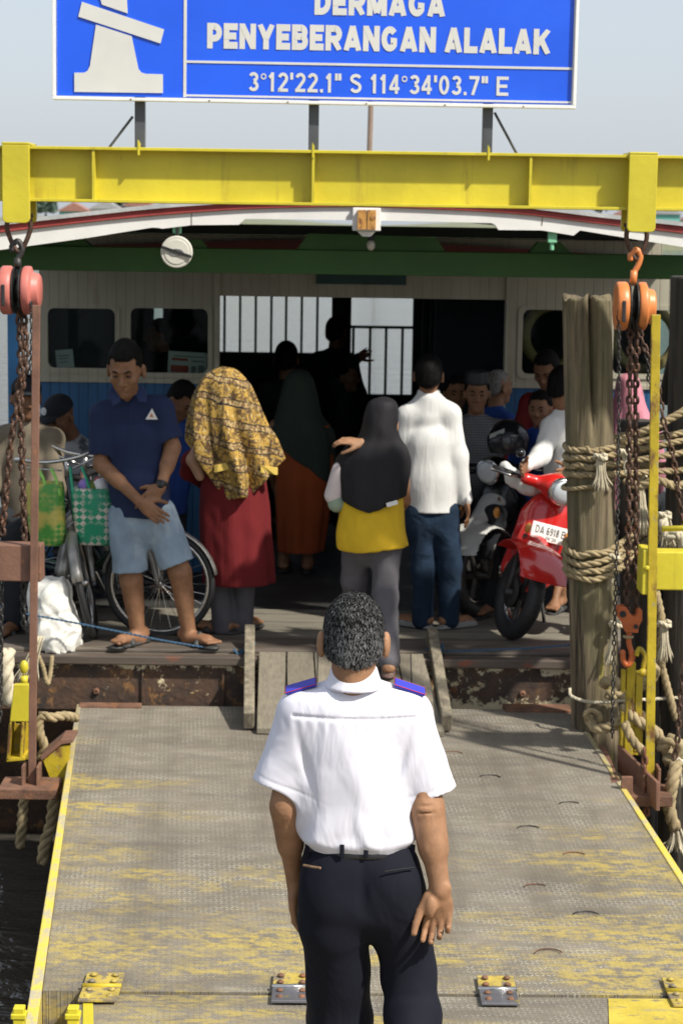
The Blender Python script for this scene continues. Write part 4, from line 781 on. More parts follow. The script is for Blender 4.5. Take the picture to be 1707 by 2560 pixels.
lk, lan = at(848, 2590, 5.28), np.array([A_(850, 2200)[0]-.01, 5.42, zg0+.06]); rk, ran = at(1005, 2560, 5.2), np.array([A_(1000, 2200)[0]+.01, 4.84, zg0+.2])
S.chain([A_(834, 2290), lk, lan], [.05, .045, .036], .02); S.chain([A_(1004, 2290), A_(1022, 2440), at(1032, 2540, 5.16), ran], [.05, .045, .045, .036], .02)
S.obj('body', m_skin[0], off)
def contour(keys, Y, dY=0.):
    out = []
    for py, l, r_, ry in keys: a, b = at(l, py, Y), at(r_, py, Y); out.append(((a[2]+b[2])/2, (a[0]+b[0])/2, Y+dY, (b[0]-a[0])/2, ry))
    return out
m_wshirt = fabric('white uniform cloth', (.68, .67, .74), .7, var=.02, fold=.013, fs=9, fst=(1, 1, .45), weave=.0002)
S = SDF(.0042); kx = contour([(1698, 838, 932, .062), (1712, 800, 978, .078), (1732, 742, 1036, .092), (1765, 722, 1050, .104), (1830, 727, 1030, .113), (1900, 730, 1018, .113), (2000, 734, 1026, .111), (2060, 738, 1040, .116), (2086, 743, 1044, .118), (2104, 766, 1026, .108), (2116, 775, 1018, .1)], Y0)
S.loft(kx, 0, None, .03, ex=2.25)
for a, b, r0, r1 in ((A_(752, 1795), A_(692, 1968), .062, .07), (A_(1022, 1800), A_(1080, 1986), .062, .069)):
    d_ = nrm(b-a); n_ = nrm(d_+np.array([0, -.12, 0])); S.cone(a, b+d_*.1, r0, r1+.004, .055, cut=((b, n_),)); S.cone(b-d_*.05, b+d_*.1, .058, .062, .004, 's')
zy = A_(884, 1776)[2]
def shirt_w(x, y, z):
    xx0 = x; bk = (y < Y0).astype('f') if hasattr(y, 'astype') else 1
    g = .0045*np.exp(-((z-zy)/.0045)**2)*bk*(np.abs(x-A_(884, 1800)[0]) < .165)+.0008*np.sin(xx0*210)*np.exp(-((z-zy+.02)/.014)**2)*bk
    xx = x-A_(884, 1800)[0]; low = np.clip((zy-z)/.35, 0, 1)
    w1 = .007*sn(x*1.0, y, z*.5, 6, 21)*low; w2 = .004*np.sin((z*38+np.abs(xx)*60)+2*np.sin(xx*20))*np.clip((A_(884, 1985)[2]-z)/.09, 0, 1)*np.clip((z-A_(884, 2105)[2])/.03, 0, 1)
    w3 = .006*np.exp(-((np.abs(xx)-.125-(z-A_(884, 1900)[2])*.25)/.012)**2)*np.exp(-((z-A_(884, 1890)[2])/.07)**2)
    w4 = -.0075*np.exp(-((xx+.035+(z-zy)*.22)/.03)**2)*np.exp(-((z-A_(884, 1900)[2])/.1)**2)-.006*np.exp(-((xx-.05-(z-zy)*.15)/.025)**2)*np.exp(-((z-A_(884, 1940)[2])/.08)**2)
    
    for hb, hd in ((A_(692, 1968), nrm(A_(692, 1968)-A_(752, 1795))), (A_(1080, 1986), nrm(A_(1080, 1986)-A_(1022, 1800)))):
        tt = (x-hb[0])*hd[0]+(y-hb[1])*hd[1]+(z-hb[2])*hd[2]; nr = np.exp(-(((x-hb[0])**2+(z-hb[2])**2)/.01)); g = g+.0016*np.exp(-((tt+.026)/.0035)**2)*nr; w1 = w1*(1-nr*np.clip(1+tt/.06, 0, 1))+.004*np.sin(tt*70+x*60)*nr*np.clip((-tt-.04)/.1, 0, 1)
    return (g+w1+w2+w3+w4*bk).astype('f')
S.disp(shirt_w); S.obj('shirt', m_wshirt, off)
S = SDF(.004); S.loft(contour([(1662, 828, 941, .066), (1674, 825, 945, .07), (1690, 820, 950, .076), (1706, 812, 957, .086), (1712, 812, 957, .086)], Y0, -.022), k=.0); S.cone(A_(885, 1635, -.03), A_(885, 1700, -.02), .056, .05, .003, 's'); S.obj('collar', m_wshirt, off)
m_epb = M('blue epaulette', (.03, .035, .42), .6, var=.05, bump=.0003); m_epr = M('red piping', (.5, .03, .03), .6, bump=0)
for (x0, y0, x1, y1) in ((792, 1710, 716, 1732), (984, 1711, 1060, 1736)):
    a, b = A_(x0, y0, -.0), A_(x1, y1, -.0); ax = nrm(b-a); n_ = nrm(np.cross(ax, (0, 1, 0)));  n_ = n_ if n_[2] > 0 else -n_; n_ = nrm(n_+np.array([0, -.06, 0])); yy = np.cross(n_, ax); c = (a+b)/2+n_*.006
    mb = MB(); mb.obox(c, (np.linalg.norm(b-a)/2, .031, .0045), (ax, yy, n_)); e = mb.build('epaulette', m_epb, off, bevel=.003)
    mb = MB(); q = np.linalg.norm(b-a)/2+.001; mb.tube([c+ax*i*q+yy*j*.032+n_*.003 for i, j in ((-1, -1), (1, -1), (1, 1), (-1, 1))], .001, 5, closed=True); mb.build('piping', m_epr, e)
m_navyt = fabric('dark navy trouser cloth', (.005, .0058, .0125), .85, var=.1, fold=.02, fs=5, fst=(1, 1, .6), weave=.0002)
S = SDF(.0045); S.loft(contour([(2112, 766, 1028, .1), (2150, 763, 1038, .11), (2210, 764, 1046, .115), (2260, 770, 1046, .108), (2300, 785, 1035, .09), (2330, 800, 1020, .06)], Y0), k=.04, ex=2.1)
for x in (826, 990): S.ell(A_(x, 2240, -.05), (.075, .058, .12), k=.06)
S.chain([A_(842, 2235), A_(838, 2310), lk+(0, 0, .05), lk-(0, 0, .05), lan+(0, 0, -.02)], [.092, .095, .088, .082, .078], .024); S.chain([A_(985, 2235), A_(1001, 2310), A_(1022, 2440), at(1032, 2540, 5.16), ran+(.02, 0, -.02)], [.088, .086, .073, .074, .075], .024)
S.cone(A_(905, 2130, -.12), A_(912, 2340, -.135), .008, .012, .02, 's')
for (x0, y0, x1, y1) in ((965, 2478, 1085, 2440), (960, 2500, 1080, 2492), (1000, 2435, 1075, 2405)): S.cone(A_(x0, y0, -.112), A_(x1, y1, -.1), .009, .006, .02, 's')
S.disp(wrinkle(.006, 5, 31, .8)); S.obj('trousers', m_navyt, off)
S = SDF(.004); S.loft(contour([(2103, 763, 1031, .107), (2121, 761, 1034, .11)], Y0), k=.0, ex=2.2); S.obj('belt', M('black leather belt', (.012, .012, .013), .4, bump=.0005), off)
for x in (768, 855, 915, 1032):
    p = A_(x, 2116, -.114 if 800 < x < 1000 else -.06); mb = MB(); mb.box(p-(.006, .003, .032), p+(.006, .003, .004)); mb.build('belt_loop', m_navyt, off, bevel=.002)
mb = MB(); mb.tube([A_(759, 2164, -.075), A_(780, 2168, -.105), A_(801, 2171, -.122)], .0035, 6); mb.build('pocket_trim', M('brown leather', (.2, .12, .07), .6), off)
mb = MB(); mb.tube([A_(962, 2180, -.128), A_(1000, 2174, -.118), A_(1035, 2170, -.098)], .0022, 6); mb.build('pocket_welt', M('black stitching', (.004, .004, .006), .8, bump=0), off)
m_shoe = M('black leather shoe', (.015, .015, .015), .35)
sandal(off, lan, (0, 1), zg0+.004, m_shoe, 1.05, 'shoe', True); sandal(off, ran, (0, 1), zg0+.12, m_shoe, 1.05, 'shoe', True)
cap_ = hair_obj(off, HC, hf_, hu_, 1.04, m_hair, (-.004, .62), .005, vox=.0045)
# short salt and pepper strands standing off the scalp
def strands(cap, parent, c, f, u, n, greyfrac, seed=3, ln=1., wd=.00075):
    r, f, u = frame(f, u); g = np.random.default_rng(seed); me = cap.data; P = np.array([v.co[:] for v in me.vertices])+ORG[cap.name]-c; N = np.array([v.normal[:] for v in me.vertices])
    ok = (P*N).sum(1) > .035; P, N = P[ok], N[ok]; k = g.integers(0, len(P), n); T = g.normal(size=(n, 3))*.003; D = N[k]; P = P[k]+T-D*(T*D).sum(1)[:, None]; B = np.stack([r, f, u]); L_ = P@B.T; Dl = D@B.T
    fl = np.array((.12, -.15, -.9))*(.3+.6*np.clip(-Dl[:, 1:2], 0, 1))+g.normal(size=(n, 3))*.09+np.stack([.12*np.sin(L_[:, 2]*40), 0*Dl[:, 0]-.6*np.clip(Dl[:, 2]-.4, 0, 1), 0*Dl[:, 0]], 1); fl = fl-Dl*(fl*Dl).sum(1)[:, None]*.9; fl /= np.linalg.norm(fl, axis=1)[:, None]; fl = (fl+Dl*.18)@B
    L = (g.uniform(.008, .016, n)*ln)[:, None]; sd_ = np.cross(fl, D); sd_ /= np.linalg.norm(sd_, axis=1)[:, None]+1e-6; w = wd*(.7+.6*g.random((n, 1)))
    a = c+P-D*.001; m_ = a+fl*L*.55+D*.0012; e = a+fl*L; V = np.stack([a-sd_*w, a+sd_*w, m_+sd_*w*.8, m_-sd_*w*.8, e+sd_*w*.1, e-sd_*w*.1], 1).reshape(-1, 3)
    q = np.arange(n)*6; F = np.concatenate([np.stack([q, q+1, q+2, q+3], 1), np.stack([q+3, q+2, q+4, q+5], 1)]); pg = np.clip(greyfrac*(.5+.8*sn(L_[:, 0], L_[:, 1], L_[:, 2], 7, 5)**2+.35*(L_[:, 2] < .05)), 0, 1); gm = (g.random(n) < pg).astype(int)
    return mesh_obj('hair_strands', V, F, [m_hair, m_silver], parent, False, mi=np.concatenate([gm, gm]))
m_silver = M('silver hair', (.2, .2, .2), .5, spec=.25, var=.3, bump=0)
strands(cap_, off, HC, hf_, hu_, 30000, .36, wd=.0006)
# ================================================================ passengers and crew on the ferry
DY = lambda px, py, z=0.: atz(px, py, z)[1]
m_polo = fabric('navy polo knit', (.015, .024, .066), .85, fold=.01, fs=7); m_denim = fabric('washed light denim', (.22, .29, .37), .9, var=.25, fold=.01, fs=9, weave=.001, spots=[((.38, .45, .5), 7, .5, .75, (1, 1, .5)), ((.12, .2, .32), 6, .6, .8, (1, 1, .5))])
m_jean = fabric('dark jeans denim', (.012, .026, .05), .9, var=.3, fold=.02, fs=8, fst=(1, 1, .9), spots=[((.05, .08, .13), 6, .55, .8, (1, 1, .6))])
m_greyp = fabric('grey stretch cloth', (.1, .095, .105), .85, fold=.012, fs=7); m_linen = fabric('white linen', (.62, .62, .6), .9, fold=.01, fs=12, fst=(1, 1, .25))
m_blackc = fabric('black veil cloth', (.014, .013, .015), .7, fold=.01, fs=8); m_yelc = fabric('yellow jersey', (.62, .4, .022), .85, fold=.01, fs=6); m_redc = fabric('dark red cloth', (.13, .011, .013), .9, fold=.012, fs=7, fst=(1.4, 1.4, .12))
m_olive = fabric('dark green veil', (.03, .042, .034), .85); m_rusto = fabric('rust orange cloth', (.3, .065, .018), .9); m_pink = fabric('pink veil', (.5, .2, .25), .85, fold=.014, fs=8); m_beige = fabric('beige jacket', (.17, .14, .1), .9)
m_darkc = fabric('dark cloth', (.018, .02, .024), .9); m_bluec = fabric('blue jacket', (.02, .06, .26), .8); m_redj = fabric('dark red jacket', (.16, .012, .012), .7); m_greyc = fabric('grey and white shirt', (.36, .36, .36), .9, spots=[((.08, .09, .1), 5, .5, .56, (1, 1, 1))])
def plaid_mat():
    m = MatB('small grey plaid'); a = ((m.x+m.y*.4)/.016).fr().lt(.3); b = (m.z/.016).fr().lt(.3); c = m.mix(m.noise(5, 4), (.055, .06, .065), (.085, .09, .095)); c = m.mix((a+b)*.35, c, (.3, .31, .32)); m.col(c); m.rough(.9); m.bump(m.noise(8, 3)*.012, 1); return m.mt
def batik_mat():
    m = MatB('yellow brown batik cloth'); n = m.noise(11, 3, (1, 1, 1), .5, .4); zz = m.z+m.x*.22+(n-.5)*.05; xx = m.x+m.y*.3-m.z*.12
    c = m.mix(m.noise(26, 6, (1, 1, .8), .75, 1.2).step(.46, .54), (.42, .255, .045), (.085, .045, .016)); c = m.mix(m.noise(60, 4, (1, 1, 1), .7, off=4).step(.57, .62), c, (.5, .38, .16))
    q = (zz/.115).fr(); band = (q-.5).ab().lt(.115); lt = m.noise(90, 2, (1, 1, .5)).step(.42, .6); c = m.mix(band, c, m.mix(lt, (.12, .06, .02), (.42, .3, .13)))
    line = ((q-.5).ab()-.14).ab().lt(.03); c = m.mix(line*m.noise(14, 4, off=8).step(.35, .5), c, (.012, .01, .012)); v = (xx/.16).fr(); c = m.mix(((v-.5).ab().lt(.05))*.5, c, (.05, .03, .012))
    m.col(c); m.rough(.85); m.bump(m.noise(8, 3, (1, 1, .3))*.03, 1.); return m.mt
def std(px, py, Y, f, s=1., seat=False, lean=0., zg=0.):
    """joints of a relaxed standing or sitting figure below a head at a photo position"""
    hd = at(px, py, Y); f = nrm((f[0], f[1], 0)); r = np.cross(f, (0, 0, 1)); u = np.array([0, 0, 1.]); nk = hd-u*.165*s-f*(.03+lean)*s; P = {'head': hd, 'neck': nk}
    H = nk-u*.52*s-f*lean*1.6*s
    for q, g in (('L', -1), ('R', 1)):
        P['sh'+q] = nk+r*g*.155*s-u*.06*s; P['el'+q] = P['sh'+q]+r*g*.05*s-u*.27*s+f*(.06 if not seat else .08)*s; P['wr'+q] = P['el'+q]-r*g*.04*s+f*(.1 if not seat else .2)*s-u*(.22 if not seat else .13)*s
        P['hip'+q] = H+r*g*.085*s
        if seat: P['kn'+q] = P['hip'+q]+f*.42*s+r*g*.05-u*.03; P['an'+q] = np.array([*(P['kn'+q]+f*.02)[:2], min(zg+.09, P['kn'+q][2]-.2)])
        else: z = (H[2]-zg); P['an'+q] = np.array([*P['hip'+q][:2], zg+.08]); P['kn'+q] = (P['hip'+q]+P['an'+q])/2+f*.02
    return P
def drape(name, keys, Y, mat, parent, dY=0., fold=None, cuts=(), k=.02, vox=.0075, extra=None, amp=.004, ex=2., seed=3):
    S = SDF(vox); S.loft(contour(keys, Y, dY), 0, fold, k, ex=ex)
    if extra: extra(S)
    for p, n in cuts: S.half(p, n, .006)
    S.disp(wrinkle(amp, 7, seed)); return S.obj(name, mat, parent)
def folds(n, a0, a1, ph=0., tw=.6): return lambda th, t: (a1+(a0-a1)*np.clip(t, 0, 1))*(np.sin(n*th+ph+tw*np.sin(3*t+th))+.45*np.sin((n*1.7+1)*th+2.1*ph+2*t))
m_rib = fabric('navy rib knit', (.021, .032, .085), .85)
# --- man in the navy polo shirt
Yp = 10.62
J = dict(head=(314, 925, -.07), neck=(322, 1000, .0), shL=(254, 1036), shR=(404, 1020), elL=(252, 1160, -.03), elR=(432, 1118, -.04), wrL=(352, 1256, -.19), wrR=(400, 1222, -.16), hipL=(314, 1290), hipR=(396, 1282), knL=(328, 1452, -.02), knR=(450, 1432, -.03), anL=(346, 1592, -.0), anR=(473, 1590, -.0))
t, P, hf, hu = figure('man in navy polo shirt and denim shorts standing with clasped hands at the deck edge', Yp, J, (-.1, -1, 0), .022, 1.06, 1, m_polo, m_denim, m_sandal, head_f=(-.1, -1, -.34), hs=1.1, chest=.156, hem=at(325, 1288, Yp)[2], long_=False, bot_len=.86, face=True,
    hands={'L': ((.8, -.12, -.6), (-.2, 1, .1), (.5, 0, .7), .35), 'R': ((-.75, .02, -.66), (.2, 1, 0), (-.4, 0, .8), .45)}, toes={'L': (-.55, -.8), 'R': (.75, -.65)}, vox=.0065, vneck=True, hair=False)
cp = hair_obj(t, P['head'], hf, hu, 1.166, None, (.004, .95), .005, top=.008)
strands(cp, t, P['head'], hf, hu, 5000, 0.0, 4, 1.1, .001)
for pts in (((284, 962), (268, 984), (283, 1016), (303, 1004), (297, 984)), ((352, 962), (368, 980), (366, 1006), (346, 1004), (340, 986))): mb = MB(); mb.prism([at(x, y, Yp-.105-.03*(y > 1000)+.02*(y < 970)) for x, y in pts], (0, -.008, .002)); mb.build('collar', m_rib, t, bevel=.003)
p = at(379, 1036, Yp-.135); mb = MB(); mb.prism([p+(-.032, -.0, -.026), p+(.032, .004, -.026), p+(.002, .0, .032)], (0, -.004, 0)); bd = mb.build('chest_badge', m_paper, t); mb = MB(); mb.prism([p+(-.011, -.005, -.013), p+(.011, -.004, -.013), p+(0, -.005, .008)], (0, -.0015, 0)); mb.build('badge_mark', M('orange print', (.55, .2, .08), .7, bump=0), bd)
mb = MB(); mb.tube([at(326, 1022, Yp-.13), at(327, 1052, Yp-.135)], .004, 6); mb.build('button_placket', m_polo, t)
d_ = nrm(P['wrR']-P['elR']); w_ = P['wrR']-d_*.03; mb = MB(); mb.lathe(w_-d_*.011, d_, [(0, .03), (0.002, .0325), (.02, .0325), (.022, .03)], 20); wt_ = mb.build('wrist_watch', m_black, t, True); mb = MB(); mb.lathe(w_+(.0, -.028, .0), (-.2, -1, .2), [(0, .021), (.01, .021), (.013, .018), (.0131, .002)], 20); mb.build('watch_case', m_gloss, wt_, True)
# --- woman under the batik cloth
Yb = 11.02; m_batik = batik_mat()
J = dict(head=(562, 985), neck=(566, 1040), shL=(510, 1070), shR=(634, 1068), elL=(496, 1150, .08), elR=(655, 1150, .1), wrL=(540, 1190, .26), wrR=(620, 1190, .26), hipL=(538, 1250), hipR=(618, 1250), knL=(548, 1420), knR=(612, 1420), anL=(556, 1568), anR=(606, 1566, .06))
t, P, hf, hu = figure('woman under a yellow brown batik cloth with dark red dress and grey trousers', Yb, J, (.15, 1, 0), .0, .95, 1, None, m_greyp, m_sandal, head_f=(.2, 1, -.3), toes={'L': (-.8, .3), 'R': (.5, .8)}, hair=False, fat=.8)
drape('dress', [(1150, 520, 650, .12), (1190, 505, 664, .14), (1260, 499, 672, .165), (1360, 500, 679, .175), (1440, 505, 684, .18), (1456, 507, 684, .18)], Yb, m_redc, t, fold=folds(7, .01, .035, 1))
S = SDF(.007); S.chain([at(512, 1120, Yb), at(476, 1152, Yb-.02), at(470, 1180, Yb+.05), at(520, 1215, Yb+.16)], [.05, .05, .045, .035]); S.obj('sleeve', m_redc, t)
S = SDF(.007); S.chain([at(505, 1105, Yb-.03), at(482, 1150, Yb-.06), at(500, 1190, Yb-.05)], [.035, .035, .028]); S.obj('inner_sleeve', fabric('peach cloth', (.5, .3, .2), .85), t)
lc = at(505, 1160, Yb); rc = at(640, 1240, Yb)
drape('batik_cloth', [(916, 556, 572, .01), (922, 536, 590, .06), (935, 516, 606, .09), (960, 497, 624, .115), (1000, 484, 638, .13), (1050, 478, 655, .15), (1100, 478, 674, .17), (1150, 486, 688, .185), (1200, 500, 694, .19), (1262, 505, 690, .19)], Yb, m_batik, t, fold=folds(7, .02, .26, .4, .9),
      cuts=((at(478, 1125, Yb), (-.78, 0, -.62)), (at(600, 1243, Yb-.15), (.25, 0, -.97)), (at(672, 1192, Yb-.1), (.72, 0, -.7))), amp=.007, seed=8)
for a, b in (((536, 1172), (586, 1160)), ((652, 1172), (694, 1178))):
    p, q = at(*a, Yb-.165), at(*b, Yb-.165 if a[0] < 600 else Yb-.12); mb = MB(); mm = [p+(q-p)*i/6+np.array([0, -.006*math.sin(i*1.6)-.012, 0]) for i in range(7)]; mb.prism([*[v+(0, 0, .019) for v in mm], *[v-(0, 0, .019) for v in mm[::-1]]], (0, .03, 0)); mb.build('yellow_border', fabric('yellow border', (.62, .44, .1), .85), t)
# --- woman in black veil and yellow shirt stepping up the gangplank
Yk = 10.5; zf = -.06
J = dict(head=(955, 1062, -.0), neck=(952, 1120), shL=(884, 1165), shR=(1008, 1160), elL=(838, 1240, -.02), elR=(1012, 1250, .12), wrL=(903, 1108, -.07), wrR=(985, 1290, .25), hipL=(893, 1330), hipR=(968, 1330), knL=(884, 1450, .1), knR=(962, 1490, -.05), anL=(892, 1555, .25), anR=(972, 1650, -.22))
t, P, hf, hu = figure('woman in long black veil and yellow shirt stepping from the gangplank onto the deck', Yk, J, (.05, 1, 0), 0., .98, 0, None, m_greyp, M('brown clog', (.14, .085, .07), .6), head_f=(.1, 1, -.2), hair=False, fat=.8, hands={'L': ((-.8, -.1, .15), (0, .4, -1), (.3, -1, .2), .8)}, zfs={'R': zf, 'L': .022}, shoes_closed=True, bot_len=None)
drape('veil', [(992, 950, 968, .02), (998, 932, 984, .07), (1012, 918, 994, .095), (1040, 909, 996, .11), (1070, 904, 995, .115), (1095, 893, 1002, .115), (1118, 864, 1018, .125), (1145, 844, 1026, .14), (1175, 836, 1023, .15), (1230, 843, 1014, .16), (1290, 850, 1008, .165)], Yk, m_blackc, t, fold=folds(6, .0, .05, 2, .8), cuts=((at(885, 1270, Yk-.15), (-.36, 0, -.93)), (at(968, 1266, Yk-.15), (.4, 0, -.91))))
drape('shirt', [(1215, 862, 1000, .12), (1262, 852, 1008, .135), (1316, 843, 1012, .15), (1350, 841, 1016, .16), (1395, 846, 1022, .158)], Yk, m_yelc, t, cuts=((at(883, 1387, Yk-.15), (-.1, 0, -1)), (at(950, 1380, Yk-.15), (.12, 0, -1))), amp=.009, seed=12, fold=folds(5, .0, .02, 0))
for nm, a, b, m_, r_ in (('sleeve', (850, 1175), (834, 1238), fabric('pale pink cloth', (.6, .52, .5), .85), .05), ('cuff', (834, 1236), (842, 1258), fabric('sage green cloth', (.26, .33, .25), .85), .049)):
    S = SDF(.007); S.cone(at(*a, Yk-.03), at(*b, Yk-.03), r_*.9, r_); S.obj(nm, m_, t)
p = at(980, 1259, Yk-.172); mb = MB(); mb.obox(p, (.03, .002, .011), (nrm((1, 0, .32)), (0, 1, 0), nrm((-.32, 0, 1)))); mb.build('white_tag', m_paper, t)
# --- man in white shirt and jeans, back view
Yw = DY(1080, 1572)
J = dict(head=(1072, 938), neck=(1071, 990), shL=(1018, 1038), shR=(1126, 1034), elL=(996, 1130, .02), elR=(1146, 1140), wrL=(1012, 1230, .12), wrR=(1164, 1250, -.02), hipL=(1046, 1280), hipR=(1114, 1280), knL=(1058, 1420), knR=(1124, 1420), anL=(1056, 1550), anR=(1122, 1548))
t, P, hf, hu = figure('man in white long sleeved shirt and dark jeans standing with his back turned', Yw, J, BK, .0, .97, 1, m_linen, m_jean, M('grey sandal', (.2, .2, .19), .6), head_f=(.15, 1, 0), chest=.152, hem=at(1080, 1278, Yw)[2], toes={'L': (-.75, .5), 'R': (.75, .5)}, shoes_closed=True, wr_amp=.003, vox=.0065)
S = SDF(.006); S.loft(contour([(974, 1044, 1098, .055), (992, 1040, 1103, .065)], Yw), k=0); S.obj('collar', m_linen, t)
# --- woman in dark green veil and orange dress walking in
Yd = 13.1
t, P, hf, hu = figure('woman in dark green veil and rust orange dress walking into the dark cabin', Yd, std(745, 985, Yd, (.1, 1, 0), .93), (.1, 1, 0), 0., .93, 1, None, None, m_sandal, hair=False)
drape('veil', [(922, 738, 756, .02), (930, 724, 772, .07), (950, 710, 784, .1), (990, 700, 794, .12), (1035, 690, 804, .14), (1075, 676, 832, .17), (1120, 676, 838, .18), (1200, 690, 836, .18)], Yd, m_olive, t, fold=folds(6, .0, .05, 1), cuts=((at(740, 1150, Yd-.15), (-.6, 0, -.8)),))
drape('dress', [(1060, 700, 825, .14), (1150, 690, 835, .17), (1260, 688, 825, .18), (1375, 692, 808, .18)], Yd, m_rusto, t, fold=folds(7, .01, .04, 2))
# --- the group sitting on the right
Yr = 12.5
def crowd(label, px, py, Y, f, s, skin, top, bot, seat=True, hm=None, face=True, group=None, lean=0., hu_=(0, 0, 1), hff=None, hair=True, zg=0., long_=True, hands=None):
    P_ = std(px, py, Y, f, s, seat, lean, zg); hemz = (P_['hipL'][2]-.08*s)
    return figure(label, Y, P_, f, zg, s, skin, top, bot, m_sandal, head_f=hff if hff is not None else f, face=face, hem=hemz, vox=.009, hair=hair, long_=long_, hands=hands)
t, P, hf, hu = crowd('smiling man in black cap and grey plaid jacket sitting on a parked motorcycle', 1192, 985, Yr, (.05, -1, 0), .98, 1, plaid_mat(), m_darkc, hff=(-.05, -1, -.06))
c = P['head']; S = SDF(.007); S.cone(c+hu*.075-hf*.01, c+hu*.135-hf*.012, .093, .088, 0, flat=(np.cross(hf, hu), .82), cut=((c+hu*.065, -hu), (c+hu*.145, hu))); S.obj('black_cap', m_black, t)
crowd('man with shaded face seated left of the man in plaid jacket', 1140, 985, Yr+.55, (.1, -1, 0), .95, 2, m_darkc, m_darkc)
tt = crowd('elderly man with short grey hair and blue jacket behind the man in plaid', 1246, 968, Yr+.4, (.8, .5, 0), .93, 1, m_bluec, m_darkc, face=False, hair=False); hair_obj(tt[0], tt[1]['head'], tt[2], tt[3], .93, M('grey cropped hair', (.16, .15, .14), .6, var=.4, vs=50), grow=.003)
crowd('man in dark red jacket looking down below the cabin window', 1366, 925, Yr-.05, (-.5, -.8, 0), .98, 2, m_redj, m_darkc, hff=(-.35, -.75, -.45), lean=.04)
crowd('smiling boy in blue shirt leaning out beside the timber pile', 1350, 1022, Yr-.6, (-.5, -.8, 0), .86, 1, m_bluec, m_darkc, hff=(-.35, -.9, -.1))
Yq = 11.55
J = dict(head=(1408, 968), neck=(1412, 1030), shL=(1378, 1068, -.05), shR=(1468, 1070, .1), elL=(1352, 1140, -.16), elR=(1470, 1160, 0), wrL=(1315, 1165, -.42), wrR=(1420, 1180, -.3), hipL=(1400, 1240), hipR=(1470, 1240), knL=(1390, 1290, -.35), knR=(1480, 1300, -.35), anL=(1400, 1440, -.3), anR=(1490, 1440, -.3))
t, P, hf, hu = figure('rider in white long sleeved shirt sitting on the red scooter half behind the pile', Yq, J, (-.35, -.9, 0), .12, .98, 1, m_linen, m_darkc, m_sandal, head_f=(.5, .5, -.1), sleeve_r=.056, wr_amp=.008)
Yi = 12.0
t, P, hf, hu = crowd('woman in pink veil seated behind the rusty hoist chains on the right', 1572, 985, Yi, (.3, .9, 0), .95, 1, m_pink, m_darkc, face=False, hair=False)
drape('veil', [(934, 1562, 1580, .02), (942, 1545, 1594, .08), (965, 1538, 1602, .11), (1010, 1532, 1614, .13), (1060, 1524, 1632, .16), (1095, 1522, 1636, .17)], Yi, m_pink, t, fold=folds(7, .0, .06, 1))
# --- left side
t, P, hf, hu = crowd('man in dark cap with white patch leaning over his motorcycle on the left', 150, 1040, 11.9, (-.5, -.85, 0), .98, 2, m_greyc, m_darkc, hff=(-.5, -.7, -.45), lean=.1, hair=False)
c = P['head']; S = SDF(.006); S.ell(c+hu*.05-hf*.005, (.087, .105, .085), frame(hf, hu)[::1]); S.half(c+hu*.035, -hu); S.ell(c+hu*.045+hf*.11, (.075, .075, .012), frame(hf, hu), k=.012); S.obj('cap', m_darkc, t); mb = MB(); p = c+hu*.085+hf*.088+np.cross(hf, hu)*.02; mb.lathe(p, hf+hu*.45, [(0, .024), (.004, .023), (.006, .002)], 16); mb.build('cap_patch', m_paper, t)
t, P, hf, hu = crowd('man in beige jacket half hidden behind the rusty chain at the left edge', 66, 995, 11.35, (-.3, -.9, 0), 1.02, 2, m_beige, m_darkc, face=False, hff=(.3, -.9, -.1))
c = P['head']; S = SDF(.007); S.ell(c+hu*.055, (.087, .1, .075), frame(hf, hu)); S.half(c+hu*.045, -hu); S.ell(c+hu*.05+hf*.1, (.07, .07, .011), frame(hf, hu), k=.012); S.obj('cap', m_darkc, t)
crowd('man with bowed dark haired head and blue shirt behind the batik cloth', 455, 1000, 12.1, (.5, -.7, 0), .95, 2, m_bluec, m_darkc, hff=(.6, -.5, -.6), lean=.08, seat=False)
# --- silhouettes in the cabin
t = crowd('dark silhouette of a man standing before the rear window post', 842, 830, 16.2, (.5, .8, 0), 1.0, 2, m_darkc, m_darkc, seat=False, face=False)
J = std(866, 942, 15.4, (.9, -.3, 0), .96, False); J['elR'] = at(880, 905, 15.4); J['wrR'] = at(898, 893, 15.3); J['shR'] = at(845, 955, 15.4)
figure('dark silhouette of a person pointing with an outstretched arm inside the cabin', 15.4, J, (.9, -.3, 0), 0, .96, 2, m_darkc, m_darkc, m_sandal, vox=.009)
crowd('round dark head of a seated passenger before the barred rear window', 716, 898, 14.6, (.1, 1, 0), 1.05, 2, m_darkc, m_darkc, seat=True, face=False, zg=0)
crowd('passenger seen through the left cabin window against the light', 398, 838, 14.4, (-.9, -.2, 0), .95, 2, m_darkc, m_darkc, seat=False, face=False)
